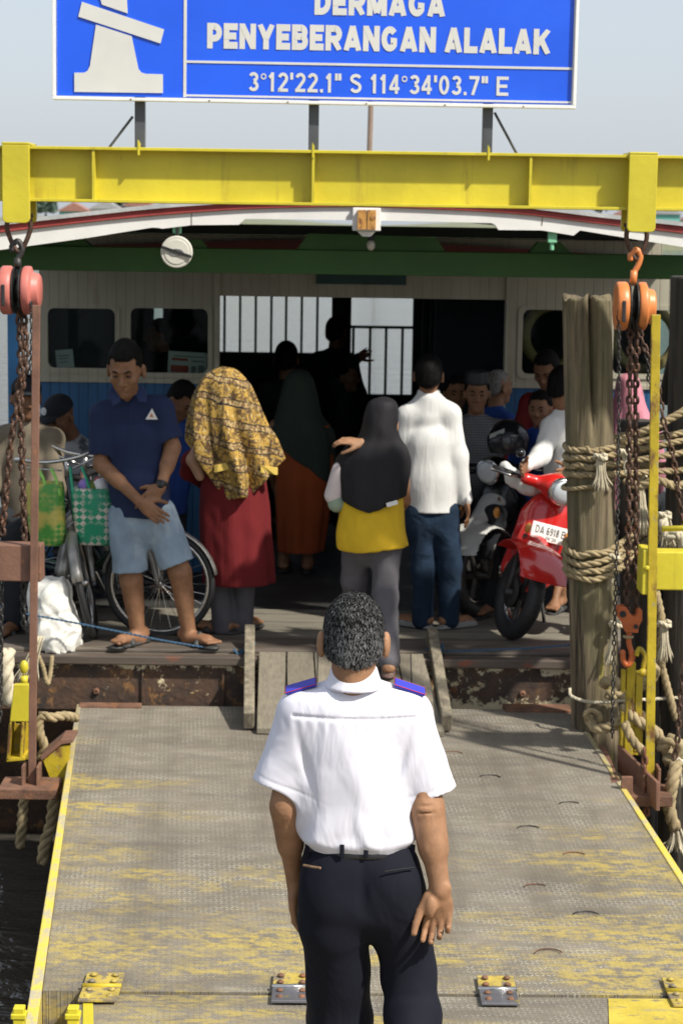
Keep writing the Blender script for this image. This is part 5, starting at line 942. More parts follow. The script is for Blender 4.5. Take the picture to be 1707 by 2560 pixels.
# ================================================================ gangplank
gt, gb = on_ramp(640, 1838), on_ramp(1100, 1846)
gp = thing('gangplank', 'short grey wooden gangplank with side rails from ramp to ferry deck', 'gangplank', (gt+gb)/2)
tl_, tr_ = at(646, 1648, 10.43), at(1058, 1646, 10.44); bl_, br_ = on_ramp(640, 1838, .035), on_ramp(1112, 1846, .035); tl_[2] = tr_[2] = .03
for i in range(6):
    a0, a1 = i/6+.004, (i+1)/6-.004; up = random.uniform(0, .004); mb = MB()
    mb.prism([bl_*(1-a0)+br_*a0+(0, -random.uniform(0, .02), up), bl_*(1-a1)+br_*a1+(0, 0, up), tl_*(1-a1)+tr_*a1+(0, 0, up), tl_*(1-a0)+tr_*a0+(0, 0, up)], (0, 0, -.03)); mb.build('board', m_gang, gp, bevel=.003)
for (x0, y0, x1, y1) in ((624, 1612, 622, 1832), (1078, 1612, 1116, 1838)):
    a = at(x0, y0, 10.66); b = on_ramp(x1, y1, .06); a[2] = max(a[2], .09); mb = MB(); mb.bar(a, b, .055, .1); mb.build('side_rail', m_oldwood, gp, bevel=.006)
# ================================================================ timber piles
def wood_pile_mat():
    m = MatB('weathered pile timber'); g = m.noise(30, 6, (1, 1, .05), .7); c = m.mix(g.step(.3, .7), (.065, .046, .027), (.25, .195, .12)); c = m.mix(m.noise(16, 5, (1, 1, .05), .7, off=3).step(.52, .66)*.85, c, (.018, .014, .01))
    c = m.mix(m.noise(9, 5, (1, 1, .12), .7, off=6).step(.57, .72)*(m.x-.0).step(-.02, .03)*.85, c, (.42, .36, .04)); c = m.mix((m.noise(5, 5, (1, 1, .25), .6, off=8)+m.z*.05).step(.55, .8)*.45, c, (.1, .1, .04)); m.col(c); m.rough(.88); m.bump(g, .012); return m.mt
m_pile = wood_pile_mat(); m_piled = M('dark wet pile timber', (.05, .042, .032), .8, var=.6, vs=22, st=(1, 1, .08), bump=.01, bs=50, spots=[((.16, .14, .1), 14, .6, .75, (1, 1, .15)), ((.07, .08, .03), 6, .6, .75, (1, 1, .4))])
def pile(lab, top, bot, Y, r, crack=None, mat=None):
    a, b = at(*top, Y), at(*bot, Y); d = (a-b)/(a[2]-b[2]); z0 = WZ-.6; n = 56; zs = np.r_[np.linspace(z0, a[2]-.02, 60), a[2]-.006, a[2]]; g = np.random.default_rng(int(top[0])); V = []
    ph = g.uniform(0, 6, 5)
    for k, z in enumerate(zs):
        c = b+d*(z-b[2])
        for i in range(n):
            th = 2*math.pi*i/n; rr = r*(1+.03*math.sin(2*th+ph[0])+.025*math.sin(5*th+ph[1]+z*.8)+.02*math.sin(9*th+ph[2]+z*2)+.012*math.sin(17*th+ph[3]+z*1.1))
            zz = z
            if crack:
                w_ = abs((th-crack[0]+math.pi) % (2*math.pi)-math.pi); dep = .72*np.clip((z-crack[1])/.25, 0, 1); rr *= 1-dep*math.exp(-(w_/(.09+.1*np.clip((z-crack[1]-.5)/.4, 0, 1)))**2)
                if k >= 60: zz += .012*math.sin(3*th)+.01*math.sin(7*th)
            if k == len(zs)-1: rr *= .93
            V.append((c[0]+rr*math.cos(th), c[1]+rr*math.sin(th), zz))
    m = len(zs); V.append(tuple(a-(0, 0, .01))); F = [(k*n+i, k*n+(i+1) % n, (k+1)*n+(i+1) % n, (k+1)*n+i) for k in range(m-1) for i in range(n)]+[((m-1)*n+i, (m-1)*n+(i+1) % n, m*n) for i in range(n)]
    return tag(mesh_obj('timber_pile', V, F, mat or m_pile, None, True, loc=np.array([b[0], b[1], z0])), lab, 'pile', 'timber mooring piles on the right')
PY = 10.05
pile('pale split timber pile wrapped in rope standing in front of the red scooter', (1467, 742), (1488, 1760), PY, .119, (R(-86), 1.25))
pile('dark round timber pile hidden behind the hoist chains', (1592, 1050), (1600, 1750), 10.5, .1, None, m_piled)
pile('tall dark timber pile at the right edge of the picture', (1742, 690), (1712, 1950), 10.15, .135, None, m_piled)
mb = MB(); mb.bar(at(1716, 740, 10.3), at(1655, 1010, 10.3), .05, .05); tag(mb.build('slanted_timber', m_piled, bevel=.005), 'dark slanted timber brace leaning on the pile at the right edge', 'timber')
# ================================================================ ropes
def wrap(y1, x2, y2, r1=.128, r2=.15, Yb=10.15, rr=.0165, tilt=0.):
    a = at(1468+(y1-742)*.02, y1, PY); b = at(x2, y2, Yb); ux = nrm((b-a)*(1, 1, 0)); n_ = np.array([ux[1], -ux[0], 0]); P = []
    for t in np.linspace(90, 270, 9): P.append(a+r1*(math.cos(R(t))*ux+math.sin(R(t))*n_)+np.array([0, 0, tilt*r1*math.cos(R(t))]))
    for t in np.linspace(-90, 90, 9): P.append(b+r2*(math.cos(R(t))*ux+math.sin(R(t))*n_))
    P = [p+np.array([0, 0, random.uniform(-.009, .009)]) for p in P]; mb = MB(); rope(mb, cr(P, 5, True)+[P[0]], rr); return mb
for i, (y1, y2, lab) in enumerate(((1118, 1068, 'thick hemp rope, topmost of the turns around the split pile'), (1138, 1090, 'thick hemp rope, second from the top of the turns around the split pile'), (1160, 1118, 'thick hemp rope, third from the top of the upper turns on the pile'), (1182, 1168, 'thick hemp rope, lowest level turn running right to the edge pile'))):
    tag(wrap(y1, 1712, y2).build('mooring_rope', m_rope, smooth=True), lab, 'rope', 'rope turns around the piles')
for i, (y1, y2, lab) in enumerate(((1376, 1288, 'hemp rope slanting up, highest of the four lower turns'), (1397, 1306, 'hemp rope slanting up, second highest of the four lower turns'), (1417, 1326, 'hemp rope slanting up, third of the four lower turns'), (1436, 1346, 'hemp rope slanting up, lowest of the four lower turns'))):
    tag(wrap(y1-18, 1592, y2, .132, .112, 10.5, .018, .32).build('mooring_rope', m_rope, smooth=True), lab, 'rope', 'rope turns around the piles')
mb = MB(); c = at(1470, 1208, PY); rope(mb, cr([c+(.127*math.cos(a), .127*math.sin(a), .025*math.cos(a)) for a in np.arange(10)*.628], 5, True), .012); tag(mb.build('mooring_rope', m_rope, smooth=True), 'single hemp rope ring tied around the pile below the upper turns', 'rope')
P = [at(1424, 1722, PY-.08), at(1430, 1742, PY-.13), at(1480, 1756, PY-.16), at(1560, 1752, PY-.2), at(1640, 1748, PY-.15), at(1740, 1742, PY-.1)]; mb = MB(); rope(mb, cr(P, 6), .0085); tag(mb.build('thin_rope', m_ropew, smooth=True), 'thin pale rope running level around the foot of the split pile', 'rope')
def tassel(top, bot, Y, n, w, lab, mat=m_ropew, r=.0035, knot=True):
    a, b = at(*top, Y), at(*bot, Y); mb = MB()
    for i in range(n):
        o = np.array([random.gauss(0, 1), random.gauss(0, .6), 0]); e = b+o*w+np.array([0, 0, random.uniform(-.02, .02)]); m_ = (a*.45+b*.55)+o*w*.45+np.array([0, 0, .0]); mb.tube(cr([a+o*.008, m_, e], 4), [r]*8+[r*.4], 4)
    t = thing('frayed_rope_end', lab, 'rope', b); mb.build('fibres', mat, t, True)
    if knot: mb = MB(); rope(mb, cr([a+(.03*math.cos(q), .03*math.sin(q)*.8, .012*math.sin(2*q)) for q in np.arange(8)*.785], 4, True), .011); mb.build('knot', mat, t, True)
tassel((1500, 1142), (1503, 1222), PY-.16, 46, .02, 'pale frayed rope tassel hanging from the upper turns on the pile')
tassel((1600, 1185), (1608, 1330), 10.02, 50, .022, 'long frayed greyish rope end hanging between the pile and yellow bar')
tassel((1560, 1130), (1566, 1180), PY-.17, 20, .008, 'short pale rope tie standing over the upper turns')
tassel((1660, 1288), (1672, 1362), 9.75, 44, .026, 'bushy frayed rope bundle right of the yellow bar')
tassel((1532, 1390), (1522, 1470), PY-.1, 16, .01, 'thin frayed rope strands hanging right of the split pile')
tassel((1540, 1560), (1520, 1660), 9.9, 26, .014, 'grey frayed rope hanging left of the orange hook block')
def thick(px, Y, r, lab, mat=m_rope, name='thick_rope'):
    P = [at(x, y, Y+d) for x, y, d in px]; mb = MB(); rope(mb, cr(P, 7), r, r*5.5, 3, 8); return tag(mb.build(name, mat, smooth=True), lab, 'rope')
thick([(1510, 1712, .1), (1520, 1700, 0), (1560, 1712, -.08), (1610, 1700, -.08), (1635, 1672, .0), (1625, 1700, .1), (1560, 1740, .12), (1515, 1735, .12)], 9.75, .028, 'thick braided rope coiled around the yellow lug on the right')
thick([(1470, 1795, .05), (1490, 1822, -.02), (1540, 1812, -.06), (1570, 1780, -.06), (1610, 1795, -.06), (1650, 1850, -.02), (1690, 1870, .0), (1740, 1850, 0)], 9.7, .026, 'thick braided rope sagging from the lug toward the right edge')
thick([(1560, 1808, 0), (1580, 1850, -.02), (1606, 1880, -.02)], 9.55, .024, 'short thick braided rope running down to the rusty bracket')
thick([(1470, 1800, 0), (1462, 1786, -.02), (1478, 1776, -.03), (1500, 1790, -.03), (1495, 1815, 0)], 9.72, .013, 'small grey rope loop lying on the corner of the ramp')
thick([(1692, 1905, 0), (1680, 1960, -.03), (1672, 2020, 0), (1688, 2075, 0)], 9.2, .032, 'thick frayed rope dangling beside the right side of the ramp')
tassel((1690, 2070), (1696, 2125), 9.2, 60, .034, 'bushy frayed end of the dangling rope right of the ramp', knot=False)
tassel((1700, 1900), (1700, 1960), 9.3, 40, .03, 'pale frayed rope knot at the right edge above the dangling rope')
thick([(1560, 1200, 0), (1600, 1215, -.04), (1640, 1200, -.06), (1690, 1215, -.03), (1740, 1200, 0)], 9.95, .022, 'thick hemp rope lying loosely over the level turns right of the pile')
thick([(1540, 1105, .05), (1590, 1085, -.02), (1650, 1060, -.04), (1740, 1010, 0)], 9.9, .02, 'thick hemp rope rising steeply to the right edge above the turns')
thick([(1655, 1300, 0), (1672, 1345, -.03), (1690, 1330, -.04), (1712, 1375, 0)], 9.7, .026, 'thick unravelled rope knot under the yellow rod at the right edge', m_ropew)
thick([(1560, 1760, 0), (1590, 1800, -.03), (1640, 1830, -.05), (1665, 1880, -.03), (1720, 1905, 0)], 9.62, .028, 'second thick braided rope lying beneath the sagging one on the right')
thick([(1655, 1875, 0), (1672, 1850, -.04), (1700, 1862, -.04), (1690, 1895, -.02), (1660, 1900, 0)], 9.35, .03, 'heavy rope knot at the lower right edge beside the foot plate')
thick([(1640, 1480, 0), (1655, 1560, -.02), (1650, 1640, 0), (1668, 1720, 0), (1690, 1800, 0)], 9.9, .02, 'old hemp rope hanging slack between the yellow bar and the edge pile')
tassel((1660, 1560), (1664, 1650), 9.85, 34, .02, 'grey frayed rope end hanging right of the yellow bar')
# blue cord
def cord(px, lab):
    P = [at(x, y, Y) for x, y, Y in px]; mb = MB(); rope(mb, cr(P, 6), .006, .05, 2, 5); return tag(mb.build('blue_cord', m_cord, smooth=True), lab, 'cord', 'blue nylon cords at the gangplank')
cord([(66, 1535, 10.3), (180, 1556, 10.35), (300, 1580, 10.4), (420, 1604, 10.45), (520, 1620, 10.5), (594, 1630, 10.55), (640, 1608, 10.6)], 'blue cord stretched from the left edge to the gangplank rail')
cord([(1064, 1624, 10.55), (1094, 1614, 10.55), (1110, 1628, 10.52), (1200, 1626, 10.45), (1320, 1621, 10.35), (1436, 1612, 10.2)], 'blue cord tied from the right gangplank rail to the split pile')
for (x, y, Y, lab) in ((596, 1630, 10.53, 'blue cord knot on the left gangplank rail with a hanging tail'), (1096, 1618, 10.53, 'blue cord knot on the right gangplank rail')):
    c = at(x, y, Y-.04); mb = MB(); rope(mb, cr([c+(.024*math.cos(q), .02*math.sin(q), .014*math.sin(2*q+1)) for q in np.arange(8)*.785], 4, True), .007, .05, 2, 5); rope(mb, cr([c, c+(.012, -.02, -.05), c+(.02, -.02, -.12)], 5), .005, .05, 2, 5); tag(mb.build('cord_knot', m_cord, smooth=True), lab, 'cord')
# ================================================================ chain hoists
def hoist(lab, cx, y0, y1, Y, mat, hook_top, sh_x, sh_y0, sh_y1):
    c = at(cx, (y0+y1)/2, Y); s = .115; t = thing('chain_hoist', lab, 'hoist', c)
    for g, prof in ((-1, [(.022, .085), (.024, .108), (.034, .115), (.07, .115), (.079, .108), (.082, .08), (.083, .002)]), (1, [(.022, .085), (.024, .108), (.034, .115), (.06, .114), (.066, .1), (.07, .085), (.098, .08), (.105, .07), (.107, .002)])):
        mb = MB(); mb.lathe(c, (g, 0, 0), prof, 40); h = mb.build('cover', mat, t, True, bevel=.002)
        if g < 0: mb = MB(); mb.box(c+(-.062, -.121, -.07), c+(-.045, -.112, .03)); mb.build('slot', m_black, h, bevel=.004)
    mb = MB()
    for x in (-.017, .017): mb.lathe(c+(x-.003, 0, 0), (1, 0, 0), [(0, .11), (.006, .11)], 24)
    mb.lathe(c+(-.013, 0, 0), (1, 0, 0), [(0, .07), (.008, .05), (.018, .05), (.026, .07)], 20); mb.build('side_plates', m_iron, t)
    hp = at(hook_top[0], hook_top[1], Y); mb = MB(); a = c+(0, 0, .1); mb.cyl(a, (a+hp)/2-(0, 0, .01), .017); mb.tube(cr([(a+hp)/2-(0, 0, .02), (a+hp)/2+(.02, 0, .02), hp+(.024, -.0, -.02), hp+(.005, 0, .008), hp+(-.022, 0, -.015), hp+(-.02, 0, -.045)], 6), [.014]*30+[.008], 10); mb.build('top_hook', mat if mat is m_orange else m_iron, t, True)
    return t, c
HY = BY+.06
ht, hc = hoist('orange chain hoist hanging from the right end of the yellow beam', 1580, 708, 822, HY, m_orange, (1588, 628), 0, 0, 0)
ht2, hc2 = hoist('faded red chain hoist hanging at the left edge of the beam', 46, 668, 782, HY, m_redh, (42, 606), 0, 0, 0)
for x0, x1, y0, y1, lab in ((1570, 1612, 576, 642, 'rusty shackle under the right hanger strap'), (22, 72, 552, 622, 'rusty shackle under the left hanger strap')):
    p = [at(x, y, HY) for x, y in ((x0, y0-14), (x0-4, y0+20), ((x0*2+x1)/3, y1), ((x0+x1*2)/3, y1), (x1+4, y0+20), (x1, y0-14))]; mb = MB(); mb.tube(cr(p, 6), .0115, 10); mb.tube([p[0]-(.02, 0, 0), p[-1]+(.02, 0, 0)], .01, 10); tag(mb.build('shackle', m_chain, smooth=True), lab, 'shackle', 'shackles under the gantry beam')
def chn(px, Y, lab, L=.052, wr=.0068, W=.036, mat=m_chain):
    P = [at(x, y, Y+(r[0] if r else 0)) for x, y, *r in px]; mb = MB(); chain(mb, cr(P, 8), L, wr, W); return tag(mb.build('hoist_chain', mat, smooth=True), lab, 'chain', 'rusty hoist chains')
chn([(1576, 815), (1574, 1000), (1572, 1250), (1566, 1525)], HY, 'rusty load chain below the orange hoist, left fall', .054, .0092, .042)
chn([(1592, 815), (1588, 1000), (1590, 1250), (1590, 1525)], HY+.03, 'rusty load chain below the orange hoist, right fall', .054, .0092, .042)
chn([(1546, 780, -.09), (1547, 1000, -.06), (1543, 1300, -.05), (1536, 1560, -.05), (1532, 1720, -.05), (1530, 1840, -.03)], HY, 'thin dark hand chain hanging in front of the split pile', .034, .0042, .022, m_iron)
chn([(1595, 815), (1612, 870), (1636, 920), (1648, 985), (1660, 1060), (1682, 1140), (1698, 1250), (1712, 1330)], HY-.06, 'rusty slack chain looping from the orange hoist to the right edge', .05, .0062, .032)
chn([(1604, 850), (1618, 900), (1622, 950), (1645, 1010)], HY-.02, 'short dark chain with knotted links beside the yellow bar', .036, .005, .024, m_iron)
chn([(1712, 1640), (1700, 1750), (1692, 1860), (1672, 1960)], 9.2, 'rusty chain at the right edge running down to the ramp', .05, .0065, .032)
chn([(1611, 1880), (1613, 1960), (1616, 2030)], 9.15, 'short rusty chain hanging beside the edge of the ramp', .055, .008, .036, M('orange rusty chain', (.16, .065, .035), .75, var=.4, vs=30))
chn([(48, 780), (52, 900), (44, 1000), (28, 1100), (6, 1330)], HY, 'rusty chain from the red hoist slanting down to the left edge', .054, .0092, .042)
chn([(60, 780), (64, 900), (52, 1000), (56, 1150), (62, 1365)], HY+.03, 'rusty chain from the red hoist hanging beside the brown bar', .054, .0092, .042)
chn([(78, 760, -.09), (80, 860, -.08), (74, 930, -.05)], HY, 'thin dark hand chain of the red hoist', .034, .0042, .022, m_iron)
chn([(4, 1440), (3, 1600), (0, 1800)], 9.3, 'dark chain hanging at the left edge below the brown arm', .04, .006, .026, m_iron)
chn([(60, 1450), (58, 1500), (60, 1560)], 9.35, 'dark greased chain hanging below the brown steel arm', .045, .008, .036, m_iron)
# hook block below the orange hoist
c = at(1572, 1548, HY); t = thing('hook_block', 'orange hook block at the lower end of the load chain', 'hook', c-(0, 0, .2))
m_block = M('orange red paint', (.5, .12, .03), .5, var=.15, vs=9)
for y in (-.03, .022):
    mb = MB(); mb.prism([c+(x, y, z) for x, z in ((-.062, .055), (-.05, .068), (-.02, .066), (.0, .035), (.012, .018), (.03, .02), (.04, .06), (.058, .05), (.06, 0), (.045, -.03), (.042, -.062), (-.02, -.06), (-.035, -.02), (-.06, .015))], (0, .008, 0)); mb.build('side_plate', m_block, t, bevel=.003)
mb = MB(); mb.lathe(c+(-.035, -.036, .03), (0, 1, 0), [(0, .016), (.06, .016)], 14); mb.lathe(c+(.03, -.038, -.03), (0, 1, 0), [(0, .011), (.064, .011)], 12); mb.build('pin', m_black, t)
p = [at(x, y, HY) for x, y in ((1572, 1580), (1572, 1610), (1580, 1640), (1570, 1662), (1558, 1652), (1556, 1625))]; mb = MB(); mb.tube(cr(p, 6), [.013]*10+[.016]*12+[.014]*8+[.008], 10); mb.build('hook', m_block, t, True)
mb = MB(); mb.ring(at(1570, 1592, HY), (0, 0, 1), .02, .007, 16); mb.build('swivel', m_rope, t, True)
p = [at(x, y, HY-.02) for x, y in ((1590, 1640), (1598, 1622), (1612, 1640), (1608, 1668), (1610, 1690))]; mb = MB(); mb.tube(cr(p, 6), .012, 10); mb.ball(at(1606, 1682, HY-.04), .021); mb.tube([at(1590, 1682, HY-.04), at(1632, 1680, HY-.04)], .012, 10); tag(mb.build('shackle', m_yelw, smooth=True), 'worn yellow shackle beside the orange hook', 'shackle')
# lug of the ramp on the right
c = at(1580, 1720, 9.6); mb = MB(); mb.box(c+(-.055, -.015, -.02), c+(-.035, .03, .09)); mb.box(c+(-.03, -.018, -.35), c+(.012, .02, .13)); mb.box(c+(.016, -.015, -.32), c+(.05, .03, .06)); mb.box(c+(-.05, -.01, -.34), c+(.06, .06, -.12)); tag(mb.build('ramp_lug', m_yelw, bevel=.004), 'worn yellow steel lug standing at the right corner of the ramp', 'bracket')
c = at(50, 1690, 9.5); t = thing('ramp_lug', 'yellow steel lifting lug with open box at the left corner of the ramp', 'bracket', c-(0, 0, .4))
mb = MB(); mb.ball(at(60, 1668, 9.45), (.022, .02, .034)); mb.cyl(at(61, 1690, 9.45), at(60, 1712, 9.45), .018); mb.build('lug_pin', m_yel, t, True)
q = lambda x, y, d=0.: at(x, y, 9.35+d)
mb = MB(); mb.prism([q(34, 1712), q(72, 1712), q(80, 1805), q(24, 1805)], (0, .035, 0)); mb.build('lug_plate', m_yel, t, bevel=.004)
mb = MB(); mb.prism([q(24, 1806), q(29, 1806), q(22, 1903), q(16, 1903)], (0, .14, 0)); mb.prism([q(53, 1806), q(60, 1806), q(56, 1896), q(49, 1896)], (0, .14, 0)); mb.prism([q(16, 1897), q(62, 1893), q(62, 1902), q(16, 1906)], (0, .14, 0)); mb.prism([q(22, 1810, .12), q(80, 1810, .12), q(76, 1900, .12), q(16, 1903, .12)], (0, .01, 0)); mb.build('lug_frame', m_yelw, t, bevel=.003)
# lifting bars with their arms and feet
def lift(lab, top, bot, Y, m_bar, arm, base, m_arm, wid):
    a, b = at(*top, Y), at(*bot, Y); t = thing('lifting_bar', lab, 'steel bar', b); mb = MB(); mb.bar(b-(0, 0, .05), a, wid, .02, (0, 1, 0)); mb.build('upright', m_bar, t, bevel=.003)
    p0, p1 = at(arm[0], arm[1], Y+.02), at(arm[2], arm[3], Y+.02); mb = MB(); mb.box((min(p0[0], p1[0]), Y+.03, min(p0[2], p1[2])), (max(p0[0], p1[0]), Y+.15, max(p0[2], p1[2]))); mb.build('arm', m_arm, t, bevel=.006)
    q0, q1 = at(base[0], base[1], Y), at(base[2], base[3], Y); mb = MB(); mb.box((q0[0], Y-.12, q1[2]-.05), (q1[0], Y+.1, q1[2])); mb.build('foot_plate', m_rust, t, bevel=.004)
    for g in (-1, 1): mb = MB(); mb.box((b[0]+g*.035-.007, Y-.06, b[2]-.06), (b[0]+g*.035+.007, Y+.04, b[2]+.07)); mb.build('fork', m_rust, t, bevel=.004)
    return t
m_brown = M('brown primer steel', (.17, .085, .055), .65, var=.25, vs=6, spots=[((.3, .13, .06), 14, .6, .72, (1, 1, 1))])
t = lift('rust brown steel lifting bar with box arm at the left edge', (91, 762), (80, 1945), 9.2, m_brown, (-420, 1357, 102, 1456), (4, 1950, 150, 1958), m_brown, .036)
t = lift('yellow steel lifting bar with box arm at the right edge', (1639, 786), (1624, 1950), 9.2, m_yelw, (1612, 1380, 2150, 1484), (1535, 1975, 1672, 1975), m_yel, .042)
p = at(1612, 1430, 9.2); mb = MB(); mb.box(p+(-.012, .0, -.11), p+(.035, .17, .105)); mb.lathe(p+(.008, .0, .02), (0, -1, 0), [(0, .012), (.014, .012), (.015, .004)], 10); mb.build('arm_end', m_yel, t, bevel=.006)
mb = MB(); mb.tube([at(1655, 1322, 9.3), at(1900, 1316, 9.3)], .014, 10); mb.build('arm_rod', m_yel, t, True)
# brackets under the sides of the ramp
q = lambda x, y, Y, h=0.: at(x, y, Y)+np.array([0, 0, h])
mb = MB(); mb.prism([q(1490, 1868, 9.75), q(1512, 1862, 9.75), q(1512, 1905, 9.75), q(1490, 1915, 9.75)], (.0, -.55, -.03)); mb.prism([q(1543, 1862, 9.6), q(1552, 1862, 9.6), q(1552, 1930, 9.6), q(1543, 1930, 9.6)], (.1, -.6, -.02)); mb.prism([q(1553, 1943, 9.1), q(1582, 1943, 9.1), q(1582, 1990, 9.1), q(1553, 1990, 9.1)], (0, .02, 0)); tag(mb.build('side_bracket', m_brown, bevel=.003), 'open rusty steel box bracket along the right side of the ramp', 'bracket')
mb = MB(); mb.prism([q(100, 1893, 9.35), q(152, 1850, 9.35), q(182, 1848, 9.35), q(182, 1858, 9.35), q(154, 1862, 9.35), q(104, 1904, 9.35)], (0, .18, 0)); tag(mb.build('side_bracket', m_brown, bevel=.003), 'bent rusty steel bracket joining the left side of the ramp', 'bracket')
mb = MB(); mb.prism([q(108, 1902, 9.36), q(152, 1866, 9.36), q(176, 1864, 9.36), q(166, 1985, 9.36), q(140, 1985, 9.36)], (0, .02, 0)); tag(mb.build('gusset_plate', m_yelw), 'dull yellow gusset plate under the bent bracket at the left', 'bracket')
# rags and ropes at the left corner
thick([(20, 1625, 0), (14, 1680, -.03), (18, 1730, 0), (24, 1760, 0)], 9.7, .04, 'thick pale mooring rope hanging at the left edge beside the hull', m_ropew)
thick([(190, 1795, .15), (160, 1790, .05), (130, 1795, 0), (104, 1790, 0), (98, 1830, 0), (112, 1870, .02), (100, 1900, .02)], 9.5, .024, 'old rope knotted around the left corner of the ramp')
thick([(96, 1640, 0), (108, 1670, 0), (118, 1710, 0), (125, 1690, .05), (130, 1640, .08)], 10.1, .012, 'loop of old rope hanging over the rusty hull at the left')
thick([(135, 1990, 0), (128, 2060, .0), (112, 2110, 0), (106, 2160, 0)], 9.4, .03, 'dark wet rope hanging into the water left of the ramp', m_rope)
thick([(60, 1990, 0), (56, 2050, .0), (50, 2120, 0)], 9.5, .026, 'dark wet rope hanging below the left foot plate', m_rope)
tassel((100, 1590), (60, 1700), 9.9, 40, .03, 'bundle of pale rope strands hanging under the white sack', knot=False)
# ================================================================ bicycles and scooters
def child(name, mb, mat, par, smooth=False, bevel=0): return mb.build(name, mat, par, smooth, True, bevel)
def sdfc(S, name, mat, par): V, F = S.mesh(); return mesh_obj(name, V, F, mat, par, True, True)
def place(t, heading, lean=0., roll_axis=None):
    h = nrm((heading[0], heading[1], 0)); t.rotation_mode = 'XYZ'; t.rotation_euler = (lean, 0, math.atan2(h[1], h[0]))
def wheel(par, c, r, tr, steer=0., spokes=28, thick_rim=.012, name='wheel'):
    ax = np.array([-math.sin(steer), math.cos(steer), 0]); c = np.array(c, float); x = np.array([ax[1], -ax[0], 0]); z = np.array([0, 0, 1.])
    mb = MB(); mb.lathe(c-ax*.03, ax, [(0, .012), (.01, .02), (.05, .02), (.06, .012)], 14); w_ = child(name, mb, m_chrome, par, True)
    mb = MB(); mb.ring(c, ax, r-tr, tr, 48, 10); child('tyre', mb, m_black, w_, True)
    mb = MB(); mb.ring(c, ax, r-2*tr-.002, thick_rim, 40, 8); child('rim', mb, m_chrome, w_, True)
    mb = MB()
    if spokes > 10:
        for i in range(spokes): a = 2*math.pi*i/spokes; mb.tube([c+ax*(.022*(-1)**i), c+(r-2*tr)*(math.cos(a)*x+math.sin(a)*z)], .0014, 4)
    else:
        for i in range(spokes): a = 2*math.pi*i/spokes; mb.tube([c, c+(r-2*tr)*(math.cos(a)*x+math.sin(a)*z)], [.022, .014], 8)
    child('spokes', mb, m_chrome if spokes > 10 else m_iron, w_)
    return w_
m_bframe = M('worn bicycle frame paint', (.03, .045, .06), .4, var=.3, spots=[((.2, .09, .04), 16, .6, .7, (1, 1, 1))]); m_steelg = M('grey galvanised steel', (.3, .29, .27), .4, metal=.6, var=.25, vs=14)
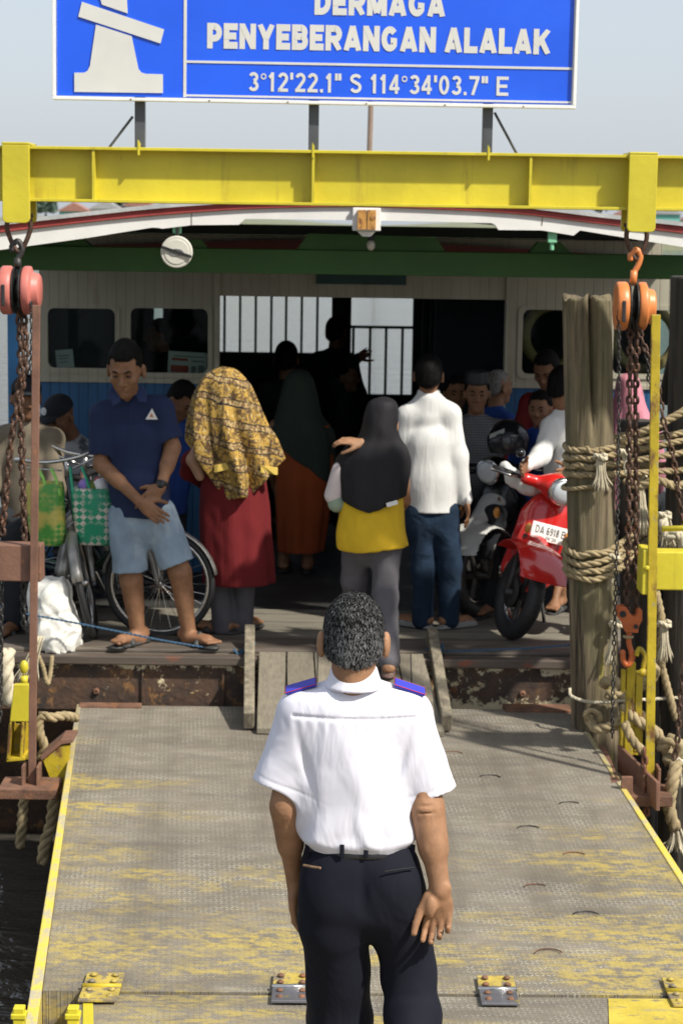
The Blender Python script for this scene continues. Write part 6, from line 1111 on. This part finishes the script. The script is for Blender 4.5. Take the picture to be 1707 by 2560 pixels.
def bicycle(lab, foot, heading, lean=0., steer=0., frame_m=m_bframe, group='old bicycles parked at the left'):
    r = .31; t = thing('bicycle', lab, 'bicycle', foot, 0, group); L = 1.05         # local origin at the front wheel contact, x forward
    wheel(t, (0, 0, r), r, .019, steer); wheel(t, (-L, 0, r), r, .019)
    hd0, hd1 = np.array([-.13, 0, .62]), np.array([-.19, 0, .88]); bbk = np.array([-.6, 0, .29]); st = np.array([-.76, 0, .78]); cs, sn_ = math.cos(steer), math.sin(steer)
    mb = MB(); mb.tube([hd0, hd1], .02); mb.tube([hd0+(0, 0, .03), bbk], .018); mb.tube([hd1-(0, 0, .06), st-(0, 0, .06)], .016); mb.tube([bbk, st], .016)
    for q in (-1, 1): mb.tube([bbk+(0, q*.03, 0), (-L, q*.055, r)], .01); mb.tube([st+(0, q*.02, -.08), (-L, q*.055, r)], .008)
    child('frame', mb, frame_m, t, True)
    ax = np.array([-sn_, cs, 0]); mb = MB()
    for q in (-1, 1): mb.tube(cr([hd0+ax*.0*q+(0, 0, .02), hd0+ax*.05*q-(0, 0, .02), np.array([-.05, 0, .45])+ax*.055*q, np.array([0, 0, r])+ax*.055*q], 4), .0125, 8)
    child('fork', mb, m_steelg, t, True)
    up = hd1+(-.01, 0, .1); fw_ = np.array([cs, sn_, 0]); mb = MB(); mb.tube([hd1, up], .013); mb.tube(cr([up-ax*.29-fw_*.16+(0, 0, .04), up-ax*.26-fw_*.02+(0, 0, .05), up-ax*.1+fw_*.05+(0, 0, .01), up+ax*.1+fw_*.05+(0, 0, .01), up+ax*.26-fw_*.02+(0, 0, .05), up+ax*.29-fw_*.16+(0, 0, .04)], 6), .0115, 8)
    for q in (-1, 1): mb.tube(cr([up+ax*.27*q-fw_*.08+(0, 0, .03), up+ax*.22*q+fw_*.02+(0, 0, .0), up+ax*.03*q+fw_*.05-(0, 0, .05)], 4), .005, 6)
    hb = child('handlebar', mb, m_chrome, t, True)
    for q in (-1, 1): mb = MB(); a = up+ax*.29*q-fw_*.16+(0, 0, .04); mb.tube([a, a+fw_*.09+(0, 0, .006)-ax*.015*q], .0155, 10); child('grip', mb, m_steelg, hb, True)
    S = SDF(.008); S.ell(st+(-.06, 0, .06), (.1, .075, .028)); S.ell(st+(.06, 0, .06), (.1, .03, .022)); sdfc(S, 'saddle', m_black, t)
    mb = MB(); mb.tube([st-(0, 0, .1), st+(0, 0, .05)], .012); child('seat_post', mb, m_chrome, t)
    for c, s_, a0, a1 in (((0, 0, r), steer, 10, 170), ((-L, 0, r), 0, 10, 190)):
        x = np.array([math.cos(s_), math.sin(s_), 0]); y = np.array([-math.sin(s_), math.cos(s_), 0]); V = []; nn = 20
        for i in range(nn): a = R(a0+(a1-a0)*i/(nn-1)); [V.append(np.array(c)+(r+.02-.012*abs(j)/.03)*(math.cos(a)*x+np.array([0, 0, math.sin(a)]))+y*j) for j in (-.03, 0, .03)]
        F = [(3*i+j, 3*i+j+1, 3*i+4+j, 3*i+3+j) for i in range(nn-1) for j in range(2)]; o = mesh_obj('mudguard', V, F, m_steelg, t, True, True); sm = o.modifiers.new('solid', 'SOLIDIFY'); sm.thickness = .002
    mb = MB(); mb.lathe(bbk-(0, .05, 0), (0, 1, 0), [(0, .09), (.006, .09)], 24); mb.tube([bbk+(0, .06, 0), bbk+(.1, .06, -.13)], .009); mb.tube([bbk-(0, .06, 0), bbk+(-.1, -.06, .13)], .009); mb.box(bbk+(.06, .065, -.145), bbk+(.14, .15, -.125)); mb.box(bbk+(-.14, -.15, .125), bbk+(-.06, -.065, .145)); child('crank', mb, m_iron, t)
    mb = MB()
    for q in (-.06, 0, .06): mb.tube([(-.82, q, .66), (-1.2, q, .66)], .006, 6)
    for q in (-.07, .07): mb.tube([(-1.15, q, .66), (-L, q, r)], .006, 6)
    mb.tube([(-1.2, -.06, .66), (-1.2, .06, .66)], .006, 6); child('rear_carrier', mb, m_iron, t)
    place(t, heading, lean); return t
def gpt(px, py, z=.022): return atz(px, py, z)
bicycle('old bicycle facing the viewer with woven bags on its chrome handlebar', gpt(238, 1594), (-.05, -1), .2, .12)
bicycle('old bicycle with its front wheel side on behind the man in denim shorts', gpt(402, 1596, 0), (.7, -.62), .03, .66, M('dark green frame paint', (.02, .06, .04), .4, var=.3))
bicycle('dark old bicycle behind the white sack at the left', gpt(150, 1572, 0), (-.05, -1), -.12, .1, M('rusty frame paint', (.1, .05, .04), .5, var=.3))
# shopping bags and sack
def woven(name, c1, c2, p, yel=None):
    m = MatB(name); a = (m.x*.9+m.y*.2+m.z)/p; b = (m.x*.9-m.z)/p; k = (a.fr().gt(.5)+b.fr().gt(.5)); k = (k-1).ab(); n = m.noise(9, 3, off=2).step(.42, .6); fine = ((m.z)/.009).fr().lt(.25)
    c = m.mix(k*n, c1, c2); c = m.mix(fine*.3, c, sc(c1, .5))
    if yel: c = m.mix((m.noise(6, 3, off=8)).step(.45, .6), c, yel)
    m.col(c); m.rough(.45); m.bump(fine*1., .003); return m.mt
def bag(lab, px, Y, mat, hm, w, h):
    P0 = at(px[0], px[1], Y); P1 = at(px[2], px[3], Y); c = (P0+P1)/2; t = thing('shopping_bag', lab, 'bag', c-(0, 0, h/2)); S = SDF(.0065)
    S.loft([(c[2]-h/2, c[0]+.01, c[1], w*.40, .07), (c[2]-h/2+.03, c[0]+.008, c[1], w*.46, .085), (c[2], c[0], c[1], w*.5, .095), (c[2]+h*.35, c[0]-.006, c[1], w*.52, .09), (c[2]+h/2, c[0]-.01, c[1], w*.5, .08)], ex=3.2, fold=lambda th, tt: .03*np.sin(5*th+4*tt)); S.ell(c+(0, 0, h*.58), (w*.42, .065, h*.16), mode='s', k=.01); S.obj('bag_body', mat, t)
    return t, c
m_bgreen = woven('green and white woven plastic', (.012, .28, .15), (.7, .62, .55), .075); m_byel = woven('yellow green woven plastic', (.07, .3, .05), (.4, .45, .12), .06, (.5, .42, .1))
t, c = bag('green and white woven shopping bag hanging from the bicycle handlebar', (190, 1215, 285, 1362), 10.72, m_bgreen, None, .23, .31)
for x, x2 in ((182, 176), (232, 205)): mb = MB(); a = at(x if x > 200 else 186, 1258, 10.66); mb.tube(cr([a, at((x+x2)/2, 1205, 10.68), at(x2, 1168, 10.74)], 5), .0085, 6); mb.build('handle', M('green strap', (.02, .32, .18), .5), t, True)
m_goods = [M('violet wrapper', (.25, .16, .5), .5), M('white plastic wrap', (.7, .7, .72), .35), M('leafy greens', (.12, .16, .03), .8, var=.4), M('red packet', (.5, .05, .05), .5)]
for i, (dx, dz, r) in enumerate(((-.05, .165, .04), (.035, .16, .05), (-.015, .145, .05), (.02, .185, .025))): S = SDF(.007); S.ell(c+(dx, -.01, dz), (r, r*.9, r)); S.disp(wrinkle(.005, 18, i)); S.obj('contents', m_goods[i], t)
t, c = bag('yellow and green woven shopping bag hanging behind the brown bar', (72, 1205, 160, 1362), 10.7, m_byel, None, .2, .34)
for x, x2 in ((120, 95), (150, 128)): mb = MB(); mb.tube(cr([at(x, 1240, 10.63), at((x+x2)/2, 1195, 10.66), at(x2, 1172, 10.72)], 5), .009, 6); mb.build('handle', M('lime strap', (.25, .55, .1), .5), t, True)
# white sack on the deck edge
b = gpt(132, 1612); Ys = b[1]; t = thing('sack', 'crumpled white plastic sack standing on the deck edge at the left', 'sack', b); S = SDF(.0065)
S.loft(contour([(1446, 84, 156, .05), (1460, 76, 172, .1), (1500, 72, 180, .13), (1550, 78, 196, .15), (1590, 80, 202, .155), (1618, 86, 200, .14)], Ys), fold=lambda th, tt: .05*np.sin(3*th+7*tt)+.03*np.sin(7*th-9*tt), k=.02)
S.cone(at(140, 1462, Ys), at(152, 1452, Ys), .025, .02); S.disp(lambda x, y, z: .02*np.abs(sn(x, y, z*1.5, 7, 41))-.008); S.obj('sack_body', M('white woven plastic', (.66, .65, .6), .5, var=.06, bump=.002, bs=90, spots=[((.35, .45, .55), 6, .62, .75, (1, 1, 1)), ((.35, .28, .18), 7, .64, .75, (1, 1, 1))]), t)
# scooters: local origin under the front wheel, x forward
def scooter(lab, foot, heading, lean, steer, m_body, m_panel, plate=None, group=None, beak=False, light=True, basket=False):
    r = .275; t = thing('motor_scooter', lab, 'scooter', foot, 0, group); L = 1.22; cs, sn_ = math.cos(steer), math.sin(steer); fx = np.array([cs, sn_, 0]); ax = np.array([-sn_, cs, 0]); C0 = np.array([0, 0, r])
    w_ = wheel(t, C0, r, .052, steer, 5, .02, 'front_wheel'); wheel(t, (-L, 0, r), r, .055, 0, 5, .02, 'rear_wheel')
    mb = MB(); a = R(30)
    for i in range(46):
        q = 2*math.pi*i/46; d = math.cos(q)*fx+math.sin(q)*np.array([0, 0, 1]); n_ = np.cross(ax, d)
        for g in (-1, 1): mb.tube([C0+d*(r-.0005)+n_*(.006), C0+d*(r-.012)+ax*g*.03+n_*.02, C0+d*(r-.03)+ax*g*.045+n_*.026], .0022, 4)
    child('tread', mb, m_iron, w_)
    top = np.array([-.27, 0, .82]); mid = np.array([-.14, 0, .55])
    mb = MB()
    for g in (-1, 1): mb.tube([C0+ax*.085*g, mid+ax*.085*g], [.02, .022], 10); mb.tube([mid+ax*.085*g, mid+ax*.085*g+(-.02, 0, .06)], .017, 8)
    mb.lathe(C0-ax*.1, ax, [(0, .025), (.2, .025)], 12); mb.lathe(C0-ax*.06, ax, [(0, .09), (.004, .095), (.008, .09)], 20); mb.box(C0+(-.04, .06, .02), C0+(.02, .1, .1)); child('fork', mb, m_iron, t, True)
    S = SDF(.006)   # fender over the wheel
    S.cone(C0+ax*-.03, C0+ax*.03, r+.05, None, .0, cut=((C0+(0, 0, .19), nrm(np.array([0, 0, -1])-fx*.12)),)); S.cone(C0-ax*.2, C0+ax*.2, r+.022, None, .004, 's')
    S.cone(C0-fx*.06+(0, 0, r+.02), mid+(.02, 0, .02), .06, .07, .03, flat=(ax, 1.0)); S.cone(C0-ax*.2, C0+ax*.2, r+.016, None, .004, 's'); sdfc(S, 'front_fender', m_panel if beak else m_body, t)
    S = SDF(.01)     # leg shield with a prow
    S.cone(mid+(-.03, 0, -.08), top+(-.0, 0, -.06), .1, .125, .03, flat=((1, 0, .35), .55)); S.cone(mid+(-.1, 0, -.2), mid+(-.05, 0, 0), .1, .115, .04, flat=((1, 0, .35), .5))
    for g in (-1, 1): S.cone(top+(-.02, g*.1, -.12), mid+(-.1, g*.11, -.18), .05, .05, .05, flat=((1, 0, .3), .6))
    S.cone(top+(-.25, 0, -.05), mid+(-.3, 0, -.2), .17, .19, .02, 's', flat=((1, 0, .35), .7)); sdfc(S, 'leg_shield', m_body, t)
    if beak:
        S = SDF(.009); S.cone(top+(.06, 0, -.12), mid+(.16, 0, .02), .1, .05, .04, flat=((1, 0, .8), .6)); S.cone(mid+(.14, 0, .03), mid+(.22, 0, -.06), .05, .02, .03); sdfc(S, 'front_cowl', m_panel, t)
    S = SDF(.01); S.cone((-.42, 0, .3), (-.85, 0, .3), .13, .13, .03, flat=((0, 0, 1), .45)); S.cone((-.75, 0, .45), (-1.25, 0, .62), .14, .12, .06, flat=((0, 1, 0), .95)); S.cone((-.8, 0, .36), (-1.1, 0, .46), .14, .12, .06); S.cone((-1.2, 0, .62), (-1.55, 0, .7), .1, .05, .05); sdfc(S, 'rear_body', m_panel, t)
    S = SDF(.01); S.cone((-.68, 0, .73), (-1.0, 0, .75), .12, .13, .04, flat=((0, 0, 1), .42)); S.cone((-1.0, 0, .77), (-1.38, 0, .8), .12, .1, .04, flat=((0, 0, 1), .42)); sdfc(S, 'seat', m_black, t)
    H0 = top+(.0, 0, .1); S = SDF(.008); S.ell(H0+fx*.03, (.11, .12, .085), (fx, ax, (0, 0, 1))); S.cone(H0-ax*.2, H0+ax*.2, .035, None, .04); sdfc(S, 'handlebar_cowl', m_body, t)
    mb = MB(); mb.lathe(H0+fx*.1+(0, 0, -.005), fx-np.array([0, 0, .1]), [(0, .088), (.018, .086), (.03, .078)], 30); hl = child('headlight', mb, m_chrome, t, True)
    mb = MB(); mb.lathe(H0+fx*.131+(0, 0, -.008), fx-np.array([0, 0, .1]), [(0, .074), (.012, .06), (.02, .03), (.022, .002)], 26); child('lens', mb, M('headlight lens', (.6, .65, .68), .1, bump=0), hl, True)
    mb = MB()
    for g in (-1, 1): mb.tube([H0+ax*g*.18, H0+ax*g*.26-fx*.04, H0+ax*g*.37-fx*.09], .014, 8)
    hb = child('handlebar', mb, m_iron, t, True)
    for g in (-1, 1):
        mb = MB(); mb.tube([H0+ax*g*.27-fx*.045, H0+ax*g*.39-fx*.1], .02, 10); child('grip', mb, m_black, hb, True); mb = MB(); mb.tube(cr([H0+ax*g*.25+fx*.01-fx*.02, H0+ax*g*.32+fx*.02, H0+ax*g*.41-fx*.06], 4), .006, 6); child('brake_lever', mb, m_chrome, hb, True)
        mb = MB(); mb.tube([H0+ax*g*.22, H0+ax*g*.26+(0, 0, .1)-fx*.02], .006, 6); mb.ball(H0+ax*g*.28+(0, 0, .14)-fx*.02, (.04, .03, .028)); child('mirror', mb, m_gloss, t, True)
        mb = MB(); mb.ball(mid+fx*.1+ax*g*.13+(0, 0, .12), (.03, .02, .035)); child('turn_signal', mb, M('amber lens', (.6, .25, .05), .2, bump=0), t, True)
    mb = MB(); mb.cyl((-.75, -.17, .22), (-1.3, -.19, .3), .045, 14, .05); child('exhaust', mb, m_chrome, t, True)
    mb = MB(); mb.tube([(-.7, .1, .25), (-.62, .22, .0)], .011, 8); child('kickstand', mb, m_iron, t)
    if plate is not None:
        pc = top+fx*.16+(.0, 0, -.16) if not beak else top+fx*.05+(0, 0, .24); n_ = nrm(fx+np.array([0, 0, .25])); uy = nrm(np.array([0, 0, 1])-n_*n_[2]); mb = MB(); mb.obox(pc, (.135, .0025, .052), (ax, n_, uy)); pl = child('number_plate', mb, M('white plate', (.78, .78, .74), .4, bump=0, var=.03), t, bevel=.003)
        mb = MB()
        if plate: strokes(mb, plate[0], .22, .045, pc+n_*.0035-ax*.11-uy*.012, ax, uy, n_, .15, .14, .58, .0002); strokes(mb, plate[1], .07, .02, pc+n_*.0035-ax*.035-uy*.042, ax, uy, n_, .16, .2, .58, .0002)
        else:
            for q in (-.075, -.02, .04, .08): mb.obox(pc+n_*.004+ax*q+uy*.008*(q > 0), (.014, .001, .016), (ax, n_, uy))
        child('plate_marking', mb, M('plate ink', (.05, .05, .05), .6, bump=0), pl)
    place(t, heading, lean); t.scale = (.94,)*3; return t
m_sred = M('red scooter paint', (.55, .018, .015), .22, var=.04, vs=2, bump=0, coat=.6); m_swh = M('white scooter plastic', (.5, .5, .47), .35, var=.08, vs=5, bump=0); m_sbk = M('black scooter plastic', (.015, .015, .017), .25, var=.1, bump=0)
scooter('glossy red scooter with white number plate parked behind the split pile', gpt(1263, 1594), (-.14, -1), -.29, .42, m_sred, m_sred, ('DA 6918 BC', '06*26'))
scooter('white and black scooter with pointed white cowl beside the man in jeans', gpt(1190, 1545, 0), (-.62, -.78), .06, .1, m_sbk, m_swh, None, beak=True)
scooter('dark motorcycle with a small white plate behind the white scooter', gpt(1258, 1470, 0), (-.45, -.9), .02, .0, m_sbk, m_sbk, (), beak=True)
scooter('dark motorcycle with round mirrors under the left cabin windows', gpt(190, 1500, 0), (-.3, -.95), .05, .1, m_sbk, m_bluec, None)
# helmet on the dark motorcycle, white bundle on the scooter, bench of the pink woman
hc_ = at(1270, 1102, 11.75); t = thing('helmet', 'black motorcycle helmet with visor hanging in front of the plaid jacket', 'helmet', hc_-(0, 0, .12)); S = SDF(.006); S.ell(hc_, (.125, .145, .13)); S.ell(hc_+(-.03, -.13, -.02), (.1, .07, .06), mode='s', k=.02); S.ell(hc_-(0, 0, .06), (.1, .12, .13), mode='s', k=.01); S.obj('shell', m_gloss, t)
S = SDF(.005); S.ell(hc_+(0, -.004, 0), (.13, .15, .13)); S.ell(hc_, (.126, .146, .126), mode='s', k=.002); S.half(hc_+(0, -.06, 0), (0, 1, 0)); S.half(hc_+(0, 0, .06), (0, 0, 1)); S.half(hc_-(0, 0, .07), (0, 0, -1)); S.obj('visor', M('smoked visor', (.03, .03, .035), .08, bump=0), t)
mb = MB(); mb.obox(hc_+(-.075, -.108, .055), (.05, .004, .012), (nrm((1, -.5, .5)), nrm((.4, 1, .2)), (0, 0, 1))); mb.build('grey_sticker', M('grey sticker', (.35, .4, .37), .4, bump=0), t)
S = SDF(.008); S.chain([at(1262, 1165, 11.3), at(1285, 1195, 11.25), at(1325, 1215, 11.2), at(1375, 1218, 11.25)], [.03, .05, .055, .04]); S.disp(wrinkle(.009, 11, 4)); V, F = S.mesh(); tag(mesh_obj('cloth_bundle', V, F, m_linen, None, True), 'crumpled white cloth lying across the front of the parked scooter', 'cloth')
bt_ = fw(1.72, 1.75, 0); t = thing('bench', 'low wooden passenger bench along the right side of the deck', 'bench', bt_); mb = MB(); mb.box(bt_+(-.2, -.55, .4), bt_+(.2, .55, .44)); mb.build('seat_board', m_oldwood, t, bevel=.005)
for x in (-.15, .15):
    for y in (-.5, .5): mb = MB(); mb.box(bt_+(x-.03, y-.03, 0), bt_+(x+.03, y+.03, .399)); mb.build('leg', m_oldwood, t)
